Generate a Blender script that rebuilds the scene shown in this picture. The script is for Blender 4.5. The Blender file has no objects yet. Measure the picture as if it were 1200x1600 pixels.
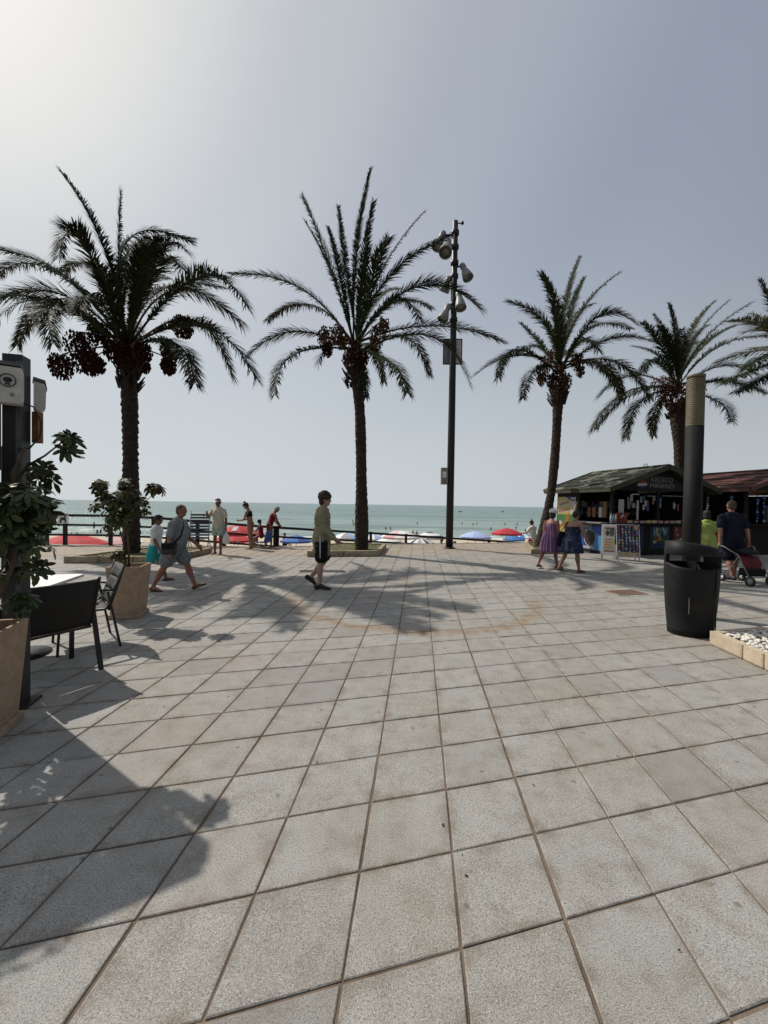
import bpy, bmesh, math, random
from mathutils import Vector, Matrix
R = math.radians
random.seed(7)
scn = bpy.context.scene
col = scn.collection

# ------------------------------------------------------------------ camera
CH = 1.58                     # eye height (m)
F = 650.0                     # focal length in photo pixels (photo 1200 x 1600)
PITCH = math.atan(11.5 / F)   # slightly down
ROLL = 0.0158
R0 = Vector((1, 0, 0)); FW = Vector((0, math.cos(PITCH), -math.sin(PITCH))); U0 = Vector((0, math.sin(PITCH), math.cos(PITCH)))
cr, sr = math.cos(ROLL), math.sin(ROLL)
CR = R0 * cr + U0 * sr; CU = U0 * cr - R0 * sr
cam_d = bpy.data.cameras.new('camera'); cam = bpy.data.objects.new('camera', cam_d); col.objects.link(cam)
cam_d.sensor_fit = 'VERTICAL'; cam_d.sensor_height = 32.0; cam_d.lens = F / 1600 * 32.0
cam_d.clip_start = 0.05; cam_d.clip_end = 60000
M = Matrix((CR, CU, -FW)).transposed().to_4x4(); M.translation = Vector((0, 0, CH)); cam.matrix_world = M
scn.camera = cam

# ------------------------------------------------------------------ light
SUN_EL = R(48); SHD = Vector((0.827, -0.562, 0))          # direction the shadows fall
sun_az = math.atan2(-SHD.x, -SHD.y)                        # clockwise from +Y
w = bpy.data.worlds.new("World"); scn.world = w; w.use_nodes = True
wn = w.node_tree; bg = wn.nodes['Background']
sky = wn.nodes.new('ShaderNodeTexSky'); sky.sky_type = 'NISHITA'; sky.sun_disc = False
sky.sun_elevation = SUN_EL; sky.sun_rotation = sun_az
sky.air_density = 1.0; sky.dust_density = 1.2; sky.ozone_density = 1.5; sky.altitude = 0
def wnode(t, **k):
    n = wn.nodes.new(t)
    for a_, b_ in k.items(): setattr(n, a_, b_)
    return n
# sea haze: the clear sky fades into an even pale veil, thickest at the horizon and round the sun
SKS = 0.075
tcw = wnode('ShaderNodeTexCoord'); sep = wnode('ShaderNodeSeparateXYZ'); wn.links.new(tcw.outputs['Generated'], sep.inputs[0])
mr = wnode('ShaderNodeMapRange', interpolation_type='SMOOTHSTEP'); mr.inputs[1].default_value = -0.05; mr.inputs[2].default_value = 0.75; mr.inputs[3].default_value = 0.97; mr.inputs[4].default_value = 0.66
wn.links.new(sep.outputs[2], mr.inputs[0])
dt = wnode('ShaderNodeVectorMath', operation='DOT_PRODUCT'); wn.links.new(tcw.outputs['Generated'], dt.inputs[0])
dt.inputs[1].default_value = (math.cos(SUN_EL) * -SHD.x, math.cos(SUN_EL) * -SHD.y, math.sin(SUN_EL))
veil = wnode('ShaderNodeValToRGB'); er = veil.color_ramp; er.interpolation = 'EASE'
er.elements[0].position = 0.15; er.elements[0].color = (0.06, 0.075, 0.095, 1); er.elements[1].position = 1.0; er.elements[1].color = (1.0, 0.98, 0.90, 1)
for p_, c_ in ((0.50, (0.225, 0.262, 0.31, 1)), (0.725, (0.39, 0.43, 0.50, 1)), (0.86, (0.535, 0.565, 0.615, 1)), (0.93, (0.68, 0.70, 0.70, 1))):
    e_ = er.elements.new(p_); e_.color = c_
half = wnode('ShaderNodeMath', operation='MULTIPLY_ADD'); wn.links.new(dt.outputs['Value'], half.inputs[0]); half.inputs[1].default_value = .5; half.inputs[2].default_value = .5
wn.links.new(half.outputs[0], veil.inputs[0])
hcol = wnode('ShaderNodeValToRGB'); he = hcol.color_ramp; he.elements[0].position = .15; he.elements[0].color = (0.13, 0.145, 0.16, 1); he.elements[1].position = .46; he.elements[1].color = (0.58, 0.62, 0.645, 1)
e_ = he.elements.new(.80); e_.color = (0.65, 0.70, 0.715, 1); wn.links.new(half.outputs[0], hcol.inputs[0])
hz = wnode('ShaderNodeMapRange', interpolation_type='SMOOTHSTEP'); hz.inputs[1].default_value = 0.0; hz.inputs[2].default_value = 0.60; hz.inputs[3].default_value = 0.80; hz.inputs[4].default_value = 0.0
wn.links.new(sep.outputs[2], hz.inputs[0])
hmx = wnode('ShaderNodeMix', data_type='RGBA'); wn.links.new(hz.outputs[0], hmx.inputs[0]); wn.links.new(veil.outputs[0], hmx.inputs[6]); wn.links.new(hcol.outputs[0], hmx.inputs[7])
scl = wnode('ShaderNodeMix', data_type='RGBA', blend_type='MULTIPLY'); scl.inputs[0].default_value = 1; wn.links.new(hmx.outputs[2], scl.inputs[6]); scl.inputs[7].default_value = (1 / SKS, 1 / SKS, 1 / SKS, 1)
fin = wnode('ShaderNodeMix', data_type='RGBA'); wn.links.new(mr.outputs[0], fin.inputs[0]); wn.links.new(sky.outputs[0], fin.inputs[6]); wn.links.new(scl.outputs[2], fin.inputs[7])
wn.links.new(fin.outputs[2], bg.inputs[0]); bg.inputs[1].default_value = SKS
sun_d = bpy.data.lights.new('sun', 'SUN'); sun = bpy.data.objects.new('sun', sun_d); col.objects.link(sun)
sun_d.energy = 4.2; sun_d.angle = R(0.6); sun_d.color = (1.0, 0.94, 0.85)
ldir = Vector((SHD.x * math.cos(SUN_EL), SHD.y * math.cos(SUN_EL), -math.sin(SUN_EL)))
sun.rotation_euler = ldir.to_track_quat('-Z', 'Y').to_euler(); sun.location = (-20, 14, 25)
scn.view_settings.view_transform = 'Standard'; scn.view_settings.look = 'None'
scn.view_settings.exposure = 0.0; scn.view_settings.gamma = 1.0; scn.view_settings.use_curve_mapping = False
scn.cycles.max_bounces = 6; scn.cycles.transparent_max_bounces = 8

# ------------------------------------------------------------------ pixel -> world
def ray(px, py):
    X = px - 600; Y = py - 800
    x = cr * X + sr * Y; y = -sr * X + cr * Y
    return R0 * x - U0 * y + FW * F
def at(px, py, Y):
    d = ray(px, py); return Vector((0, 0, CH)) + d * (Y / d.y)
def gnd(px, py, z=0.0):
    d = ray(px, py); return Vector((0, 0, CH)) + d * ((z - CH) / d.z)

# ------------------------------------------------------------------ object helpers
def tag(o, label=None, cat=None, group=None, kind=None):
    if label: o['label'] = label
    if cat: o['category'] = cat
    if group: o['group'] = group
    if kind: o['kind'] = kind
    return o
def empty(name, loc=(0, 0, 0), rz=0.0, label=None, cat=None, group=None):
    o = bpy.data.objects.new(name, None); col.objects.link(o)
    o.location = loc; o.rotation_euler = (0, 0, rz); o.empty_display_size = 0.1
    return tag(o, label, cat, group)
def link(name, me, parent=None, loc=None):
    o = bpy.data.objects.new(name, me); col.objects.link(o)
    if parent is not None: o.parent = parent
    if loc is not None: o.location = loc
    return o
def copy_tree(o, parent=None):
    c = o.copy(); col.objects.link(c); c.parent = parent
    for ch in list(o.children): copy_tree(ch, c)
    return c

class MB:
    """collects geometry of ONE mesh"""
    def __init__(s): s.v = []; s.f = []; s.m = []; s.sm = []
    def add(s, vs, fs, mi=0, smooth=False):
        b = len(s.v); s.v += [tuple(v) for v in vs]
        for f in fs: s.f.append([b + i for i in f]); s.m.append(mi); s.sm.append(smooth)
        return b
    def box(s, c, size, rot=None, mi=0, taper=(1, 1)):
        hx, hy, hz = size[0] / 2, size[1] / 2, size[2] / 2; vs = []
        for z in (-1, 1):
            k = (1, 1) if z < 0 else taper
            for x, y in ((-1, -1), (1, -1), (1, 1), (-1, 1)):
                p = Vector((x * hx * k[0], y * hy * k[1], z * hz))
                if rot is not None: p = rot @ p
                vs.append(p + Vector(c))
        s.add(vs, [(3, 2, 1, 0), (4, 5, 6, 7), (0, 1, 5, 4), (1, 2, 6, 5), (2, 3, 7, 6), (3, 0, 4, 7)], mi)
    def bar(s, a, b, w, h, mi=0, up=(0, 0, 1)):
        a = Vector(a); b = Vector(b); d = b - a; L = d.length; d.normalize()
        up = Vector(up)
        if abs(d.dot(up)) > 0.98: up = Vector((0, 1, 0))
        sx = d.cross(up).normalized(); uz = sx.cross(d)
        rot = Matrix((sx, d, uz)).transposed()
        s.box((a + b) / 2, (w, L, h), rot, mi)
    def loft(s, pts, rad, n=10, mi=0, side=None, cap=True, smooth=True, round_ends=False):
        """tube through pts with elliptic radii (a along side, b across)"""
        pts = [Vector(p) for p in pts]
        rad = [(r, r) if not isinstance(r, (tuple, list)) else r for r in rad]
        if round_ends:
            d0 = (pts[0] - pts[1]).normalized(); d1 = (pts[-1] - pts[-2]).normalized()
            m0 = min(rad[0]); m1 = min(rad[-1])
            pre = [(pts[0] + d0 * m0 * k, (rad[0][0] * q, rad[0][1] * q)) for k, q in ((0.97, .25), (.7, .71), (.36, .93))]
            post = [(pts[-1] + d1 * m1 * k, (rad[-1][0] * q, rad[-1][1] * q)) for k, q in ((.36, .93), (.7, .71), (0.97, .25))]
            pts = [p for p, _ in pre] + pts + [p for p, _ in post]; rad = [r for _, r in pre] + rad + [r for _, r in post]
        N = len(pts); T = []
        for i in range(N):
            d = pts[min(i + 1, N - 1)] - pts[max(i - 1, 0)]
            T.append(d.normalized() if d.length > 1e-9 else Vector((0, 0, 1)))
        sd = Vector(side) if side is not None else (Vector((1, 0, 0)) if abs(T[0].x) < .9 else Vector((0, 1, 0)))
        vs = []
        for i in range(N):
            sd = (sd - T[i] * sd.dot(T[i])); sd.normalize(); ot = T[i].cross(sd)
            for k in range(n):
                t = 2 * math.pi * k / n
                vs.append(pts[i] + sd * (math.cos(t) * rad[i][0]) + ot * (math.sin(t) * rad[i][1]))
        fs = []
        for i in range(N - 1):
            for k in range(n):
                k2 = (k + 1) % n; fs.append((i * n + k, i * n + k2, (i + 1) * n + k2, (i + 1) * n + k))
        if cap: fs.append(tuple(range(n - 1, -1, -1))); fs.append(tuple((N - 1) * n + k for k in range(n)))
        s.add(vs, fs, mi, smooth)
    def tube(s, pts, r, n=8, mi=0, smooth=True):
        s.loft(pts, [r] * len(pts) if not isinstance(r, list) else r, n, mi, smooth=smooth)
    def ell(s, c, r, rot=None, n=12, m=8, mi=0):
        c = Vector(c); vs = [(0, 0, -1)]; fs = []
        for i in range(1, m):
            a = -math.pi / 2 + math.pi * i / m
            for k in range(n):
                t = 2 * math.pi * k / n; vs.append((math.cos(a) * math.cos(t), math.cos(a) * math.sin(t), math.sin(a)))
        vs.append((0, 0, 1)); L = len(vs) - 1
        out = []
        for v in vs:
            p = Vector((v[0] * r[0], v[1] * r[1], v[2] * r[2]))
            if rot is not None: p = rot @ p
            out.append(p + c)
        for k in range(n): fs.append((0, 1 + (k + 1) % n, 1 + k))
        for i in range(m - 2):
            for k in range(n):
                a = 1 + i * n + k; b = 1 + i * n + (k + 1) % n; fs.append((a, b, b + n, a + n))
        for k in range(n): fs.append((1 + (m - 2) * n + k, 1 + (m - 2) * n + (k + 1) % n, L))
        s.add(out, fs, mi, True)
    def lathe(s, prof, n=24, c=(0, 0, 0), mi=0, smooth=True, axis=None, cap=True):
        """prof = [(r, z)...]; axis = rotation matrix"""
        vs = []; fs = []; N = len(prof)
        for r, z in prof:
            for k in range(n):
                t = 2 * math.pi * k / n; p = Vector((r * math.cos(t), r * math.sin(t), z))
                if axis is not None: p = axis @ p
                vs.append(p + Vector(c))
        for i in range(N - 1):
            for k in range(n):
                k2 = (k + 1) % n; fs.append((i * n + k, i * n + k2, (i + 1) * n + k2, (i + 1) * n + k))
        if cap: fs.append(tuple(range(n - 1, -1, -1))); fs.append(tuple((N - 1) * n + k for k in range(n)))
        s.add(vs, fs, mi, smooth)
    def prism(s, poly, z0, z1, mi=0, mi_top=None):
        n = len(poly); vs = [(x, y, z0) for x, y in poly] + [(x, y, z1) for x, y in poly]
        s.add(vs, [tuple(range(n - 1, -1, -1))] + [(i, (i + 1) % n, n + (i + 1) % n, n + i) for i in range(n)], mi)
        s.add(vs[n:], [tuple(range(n))], mi if mi_top is None else mi_top)
    def xform(s, mat, start=0):
        for i in range(start, len(s.v)): s.v[i] = tuple(mat @ Vector(s.v[i]))
    def mesh(s, name, mats):
        me = bpy.data.meshes.new(name); me.from_pydata(s.v, [], s.f)
        for m in (mats if isinstance(mats, (list, tuple)) else [mats]): me.materials.append(m)
        me.polygons.foreach_set('material_index', s.m); me.polygons.foreach_set('use_smooth', s.sm); me.update()
        return me
    def build(s, name, mats, parent=None, loc=None, bevel=0.0):
        o = link(name, s.mesh(name, mats), parent, loc)
        if bevel:
            b = o.modifiers.new('bevel', 'BEVEL'); b.width = bevel; b.segments = 2; b.limit_method = 'ANGLE'; b.angle_limit = R(40)
        return o
def rotz(a): return Matrix.Rotation(a, 3, 'Z')

# ------------------------------------------------------------------ materials
def nodes(name):
    m = bpy.data.materials.new(name); m.use_nodes = True
    nt = m.node_tree; return m, nt, nt.nodes['Principled BSDF']
def nn(nt, t, **k):
    n = nt.nodes.new(t)
    for a, b in k.items(): setattr(n, a, b)
    return n
def mat(name, c, rough=0.7, var=0.18, scale=6.0, bump=0.0, bscale=60.0, metal=0.0, spec=0.4, c2=None, lo=.4, hi=.62, coord='Object', bdist=0.01):
    """principled with noise-broken colour and fine relief"""
    m, nt, P = nodes(name)
    tc = nn(nt, 'ShaderNodeTexCoord')
    nz = nn(nt, 'ShaderNodeTexNoise'); nz.inputs['Scale'].default_value = scale; nz.inputs['Detail'].default_value = 6; nz.inputs['Roughness'].default_value = .65
    nt.links.new(tc.outputs[coord], nz.inputs['Vector'])
    rp = nn(nt, 'ShaderNodeValToRGB'); rp.color_ramp.elements[0].position = lo; rp.color_ramp.elements[1].position = hi
    ca = [x * (1 - var) for x in c]; cb = [min(1, x * (1 + var)) for x in c] if c2 is None else c2
    if c2 is not None: ca = c
    rp.color_ramp.elements[0].color = (*ca, 1); rp.color_ramp.elements[1].color = (*cb, 1)
    nt.links.new(nz.outputs['Fac'], rp.inputs[0]); nt.links.new(rp.outputs[0], P.inputs['Base Color'])
    P.inputs['Roughness'].default_value = rough; P.inputs['Metallic'].default_value = metal; P.inputs['Specular IOR Level'].default_value = spec
    if bump:
        n2 = nn(nt, 'ShaderNodeTexNoise'); n2.inputs['Scale'].default_value = bscale; n2.inputs['Detail'].default_value = 4
        nt.links.new(tc.outputs[coord], n2.inputs['Vector'])
        bp = nn(nt, 'ShaderNodeBump'); bp.inputs['Strength'].default_value = bump; bp.inputs['Distance'].default_value = bdist
        nt.links.new(n2.outputs['Fac'], bp.inputs['Height']); nt.links.new(bp.outputs[0], P.inputs['Normal'])
    return m
def mathn(nt, op, a, b=None, c=None, clamp=False):
    n = nn(nt, 'ShaderNodeMath', operation=op, use_clamp=clamp)
    for i, x in enumerate((a, b, c)):
        if x is None: continue
        if isinstance(x, (int, float)): n.inputs[i].default_value = x
        else: nt.links.new(x, n.inputs[i])
    return n.outputs[0]
def mixc(nt, fac, a, b, mode='MIX'):
    n = nn(nt, 'ShaderNodeMix', data_type='RGBA', blend_type=mode)
    for i, x in ((0, fac), (6, a), (7, b)):
        if isinstance(x, (int, float)): n.inputs[i].default_value = x
        elif isinstance(x, tuple): n.inputs[i].default_value = (*x[:3], 1)
        else: nt.links.new(x, n.inputs[i])
    return n.outputs[2]
def ramp(nt, x, a, b):
    n = nn(nt, 'ShaderNodeMapRange'); n.inputs[1].default_value = a; n.inputs[2].default_value = b
    nt.links.new(x, n.inputs[0]); return n.outputs[0]
def noise(nt, vec, scale, detail=4, rough=.6):
    n = nn(nt, 'ShaderNodeTexNoise'); n.inputs['Scale'].default_value = scale; n.inputs['Detail'].default_value = detail; n.inputs['Roughness'].default_value = rough
    if vec is not None: nt.links.new(vec, n.inputs['Vector'])
    return n.outputs['Fac']

# ================================================================== GROUND
# pavers: a skewed grid measured in the photograph (i to the right, j towards the viewer)
TA = Vector((-0.26926737 * CH, 1.57246128 * CH)); TI = Vector((0.263283428 * CH, 0.0702793242 * CH)); TJ = Vector((-0.0220681385 * CH, -0.263225081 * CH))
def tij(i, j): return TA + TI * i + TJ * j
def pave_material(name, attr_type, warm=False):
    m, nt, P = nodes(name)
    g = nn(nt, 'ShaderNodeNewGeometry'); pos = g.outputs['Position']
    at_ = nn(nt, 'ShaderNodeAttribute', attribute_type=attr_type, attribute_name='tone'); tone = at_.outputs['Fac']
    big = noise(nt, pos, 0.9, 5, .6); mid = noise(nt, pos, 7, 5, .62); fine = noise(nt, pos, 130, 4, .75); grit = noise(nt, pos, 290, 3, .75)
    ca, cb = ((0.250, 0.244, 0.230), (0.288, 0.284, 0.270)) if not warm else ((0.27, 0.205, 0.145), (0.35, 0.275, 0.20))
    c = mixc(nt, tone, ca, cb)
    c = mixc(nt, mathn(nt, 'MULTIPLY', ramp(nt, big, .44, .64), .55), c, (0.215, 0.178, 0.132))           # brownish patches
    c = mixc(nt, mathn(nt, 'MULTIPLY', ramp(nt, mid, .50, .68), .62), c, (0.15, 0.135, 0.108))            # worn cloudiness
    c = mixc(nt, mathn(nt, 'MULTIPLY', ramp(nt, mid, .46, .28), .35), c, (0.40, 0.385, 0.365))
    c = mixc(nt, mathn(nt, 'MULTIPLY', ramp(nt, fine, .49, .62), .85), c, (0.095, 0.088, 0.072))           # dark aggregate
    c = mixc(nt, mathn(nt, 'MULTIPLY', ramp(nt, grit, .52, .62), .75), c, (0.60, 0.58, 0.53))             # pale aggregate
    eg = nn(nt, 'ShaderNodeAttribute', attribute_type='GEOMETRY', attribute_name='edge').outputs['Fac']
    c = mixc(nt, mathn(nt, 'MULTIPLY', mathn(nt, 'MULTIPLY', eg, ramp(nt, mid, .40, .64)), .50), c, (0.15, 0.108, 0.072))    # sand and dirt gathered along the joints
    c = mixc(nt, mathn(nt, 'MULTIPLY', ramp(nt, tone, .82, .97), .22), c, (0.24, 0.185, 0.155))                              # a few pinker slabs
    c = mixc(nt, mathn(nt, 'MULTIPLY', ramp(nt, tone, .20, .05), .30), c, (0.17, 0.165, 0.15))
    # gum spots and dropped bits
    vo = nn(nt, 'ShaderNodeTexVoronoi', feature='F1', voronoi_dimensions='2D'); vo.inputs['Scale'].default_value = 2.6; nt.links.new(pos, vo.inputs['Vector'])
    wob = mathn(nt, 'MULTIPLY', noise(nt, pos, 40, 2), .05)
    sel = nn(nt, 'ShaderNodeSeparateColor'); nt.links.new(vo.outputs['Color'], sel.inputs[0])
    spot = mathn(nt, 'MULTIPLY', ramp(nt, mathn(nt, 'ADD', vo.outputs['Distance'], wob), .068, .048), mathn(nt, 'GREATER_THAN', sel.outputs[0], .55))
    c = mixc(nt, mathn(nt, 'MULTIPLY', spot, .65), c, (0.11, 0.095, 0.08))
    # one long curved dirt mark left on the pavers by a vehicle
    sx = nn(nt, 'ShaderNodeSeparateXYZ'); nt.links.new(pos, sx.inputs[0])
    dx = mathn(nt, 'SUBTRACT', sx.outputs[0], ARC[0]); dy = mathn(nt, 'SUBTRACT', sx.outputs[1], ARC[1])
    rr = mathn(nt, 'SQRT', mathn(nt, 'ADD', mathn(nt, 'MULTIPLY', dx, dx), mathn(nt, 'MULTIPLY', dy, dy)))
    dd = mathn(nt, 'ABSOLUTE', mathn(nt, 'SUBTRACT', mathn(nt, 'ADD', rr, mathn(nt, 'MULTIPLY', mathn(nt, 'SUBTRACT', big, .5), .5)), ARC[2] ))
    arc = mathn(nt, 'MULTIPLY', ramp(nt, dd, .20, .03), ramp(nt, sx.outputs[1], ARC[1] + .3, ARC[1] - .5))
    arc = mathn(nt, 'MULTIPLY', arc, ramp(nt, mid, .25, .6))
    c = mixc(nt, mathn(nt, 'MULTIPLY', arc, .85), c, (0.22, 0.145, 0.08))
    nt.links.new(c, P.inputs['Base Color'])
    P.inputs['Roughness'].default_value = .78; P.inputs['Specular IOR Level'].default_value = .35
    bp = nn(nt, 'ShaderNodeBump'); bp.inputs['Strength'].default_value = .55; bp.inputs['Distance'].default_value = .004
    nt.links.new(mathn(nt, 'ADD', fine, mathn(nt, 'MULTIPLY', grit, .6)), bp.inputs['Height']); nt.links.new(bp.outputs[0], P.inputs['Normal'])
    return m
# circle through the measured points of the dirt mark
_p = [gnd(*q) for q in ((500, 966), (640, 987), (838, 944))]
def circ(a, b, c):
    ax, ay, bx, by, cx, cy = a.x, a.y, b.x, b.y, c.x, c.y
    d = 2 * (ax * (by - cy) + bx * (cy - ay) + cx * (ay - by))
    ux = ((ax * ax + ay * ay) * (by - cy) + (bx * bx + by * by) * (cy - ay) + (cx * cx + cy * cy) * (ay - by)) / d
    uy = ((ax * ax + ay * ay) * (cx - bx) + (bx * bx + by * by) * (ax - cx) + (cx * cx + cy * cy) * (bx - ax)) / d
    return ux, uy, math.hypot(ax - ux, ay - uy)
ARC = circ(*_p)
pave_a = pave_material('granite_paver', 'OBJECT'); pave_b = pave_material('granite_paver_far', 'GEOMETRY'); pave_w = pave_material('warm_paver', 'GEOMETRY', True)
mortar = mat('joint_mortar', (0.085, 0.060, 0.042), .95, .45, 3, .6, 150, coord='Object', bdist=.006, c2=(0.19, 0.145, 0.105), lo=.38, hi=.66)
EDGE = [(-60, 14.3), (-10, 14.45), (-4.3, 14.75), (1.0, 16.75), (6.9, 18.4), (16, 20.6), (60, 32)]   # seaward edge of the promenade
def edge_y(x):
    for (x0, y0), (x1, y1) in zip(EDGE, EDGE[1:]):
        if x <= x1: return y0 + (y1 - y0) * (x - x0) / (x1 - x0)
    return EDGE[-1][1]
gb = MB()
poly = [(-60, -40), (60, -40)] + EDGE[::-1]
gb.prism(poly, -0.5, -0.006)
ground = gb.build('plaza_ground', mortar); tag(ground, 'wide plaza floor of grey square pavers with sandy joints', kind='structure')

GAP = 0.0105
def tile_mesh():
    mb = MB(); ui = TI.normalized(); uj = TJ.normalized()
    def corner(sx, sy, ins): # inset from the joint
        si = ins / abs(ui.x * uj.y - ui.y * uj.x)
        return TI * (sx * .5) - ui * (sx * si) + TJ * (sy * .5) - uj * (sy * si)
    order = ((-1, 1), (1, 1), (1, -1), (-1, -1)); vs = []
    for ins, z in ((GAP / 2, -0.02), (GAP / 2, -0.003), (GAP / 2 + .004, 0.0), (GAP / 2 + .050, 0.0)):
        for o in order: c = corner(*o, ins); vs.append((c.x, c.y, z))
    fs = [(12, 13, 14, 15)]
    for r in (0, 4, 8):
        for k in range(4): fs.append((r + k, r + (k + 1) % 4, r + 4 + (k + 1) % 4, r + 4 + k))
    mb.add(vs, fs); me = mb.mesh('paving_tile', pave_a); a = me.attributes.new('edge', 'FLOAT', 'POINT'); a.data.foreach_set('value', [1.0] * 12 + [0.0] * 4); return me
tm = tile_mesh()
base_t = [tuple(v.co) for v in tm.vertices]; base_f = [tuple(p.vertices) for p in tm.polygons]
if base_f and tm.polygons[0].normal.z < 0:
    tm.flip_normals(); base_f = [tuple(p.vertices) for p in tm.polygons]
HOLES = []      # beds that replace pavers (filled below)
beds_fp = {
    'a': [(-7.95, 10.3), (-5.5, 10.55), (-5.3, 12.9), (-7.1, 13.1)],
    'b': [(-2.25, 12.25), (-0.12, 12.65), (0.10, 15.1), (-1.6, 15.25), (-2.4, 14.0)],
    'c': [(4.95, 13.9), (6.75, 14.35), (6.55, 16.9), (5.75, 17.0)],
}
def proj(p):
    d = Vector(p) - Vector((0, 0, CH)); z = d.dot(FW)
    return (600 + F * d.dot(CR) / z, 800 - F * d.dot(CU) / z) if z > .05 else None
cand = []; far = []
for i in range(-75, 75):
    for j in range(-76, 14):
        c = tij(i + .5, j + .5) ; x, y = c.x, c.y
        if y > edge_y(x) - .15 or abs(x) > 26 or y < -3: continue
        d = math.hypot(x, y) if y > .3 else 99
        pr = proj((x, y, 0)); vis = pr is not None and -160 < pr[0] < 1360 and pr[1] < 1780
        if vis and y > .8: cand.append((1 / (y * y) , i, j, x, y))
        else: far.append((i, j, x, y))
cand.sort(reverse=True)
rt = random.Random(3)
for _, i, j, x, y in cand[:298]:
    o = link('paving_tile', tm, ground); sh = 0.0
    if i == 3: sh = .004
    o.location = (x + sh + rt.uniform(-.002, .002), y + rt.uniform(-.002, .002), rt.uniform(-.0015, .0015))
    o.rotation_euler = (R(rt.uniform(-.14, .14)), R(rt.uniform(-.14, .14)), R(rt.uniform(-.25, .25)))
    o['tone'] = rt.random()
vs, fs, ms, tn = [], [], [], []
for (i, j, x, y) in [(c[1], c[2], c[3], c[4]) for c in cand[298:]] + far:
    b = len(vs); z = rt.uniform(-.0015, .0015); t = rt.random()
    wm = 1 if y > 11.95 + .267 * (x + 4.6) + (0.5 if x < -6 else 0) else 0
    if wm: t = rt.random()
    vs += [(x + q[0], y + q[1], q[2] + z) for q in base_t]; fs += [tuple(b + k for k in f) for f in base_f]
    ms += [wm] * len(base_f); tn += [t] * len(base_f)
me = bpy.data.meshes.new('paving_field'); me.from_pydata(vs, [], fs); me.materials.append(pave_b); me.materials.append(pave_w)
me.polygons.foreach_set('material_index', ms)
a = me.attributes.new('tone', 'FLOAT', 'FACE'); a.data.foreach_set('value', tn)
a = me.attributes.new('edge', 'FLOAT', 'POINT'); a.data.foreach_set('value', ([1.0] * 12 + [0.0] * 4) * (len(vs) // 16))
tag(link('paving_field', me, ground), kind='stuff')

# ------------------------------------------------------------------ sea wall, beach, sea
wall_m = mat('sea_wall_stone', (0.34, 0.30, 0.25), .9, .2, 3, .4, 40)
mb = MB()
for (x0, y0), (x1, y1) in zip(EDGE, EDGE[1:]):
    d = Vector((x1 - x0, y1 - y0)); n = Vector((-d.y, d.x)).normalized() * .22
    mb.prism([(x0, y0 + .003), (x1, y1 + .003), (x1 + n.x, y1 + n.y), (x0 + n.x, y0 + n.y)], -3.2, 0.004)
sw = mb.build('sea_wall', wall_m); tag(sw, 'low pale stone wall and coping at the seaward edge of the promenade', 'wall')
sand = mat('beach_sand', (0.46, 0.39, 0.29), .95, .15, .8, .6, 14, bdist=.04)
mb = MB(); N = 40
xs = [-300 + 600 * k / N for k in range(N + 1)]; ys = [13, 22, 30, 38, 44, 48, 51, 54, 58, 70]
zs = [-2.2, -2.25, -2.3, -2.38, -2.45, -2.52, -2.58, -2.66, -2.8, -3.4]
rb = random.Random(5)
vs = [(x, y + .27 * max(-60, min(60, x)) * (0.4 if y > 20 else 0) , z + rb.uniform(-.03, .03)) for y, z in zip(ys, zs) for x in xs]
fs = [(r * (N + 1) + k, r * (N + 1) + k + 1, (r + 1) * (N + 1) + k + 1, (r + 1) * (N + 1) + k) for r in range(len(ys) - 1) for k in range(N)]
mb.add(vs, fs, 0, True); beach = mb.build('beach', sand); tag(beach, 'pale sandy beach below the promenade', kind='structure')
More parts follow.
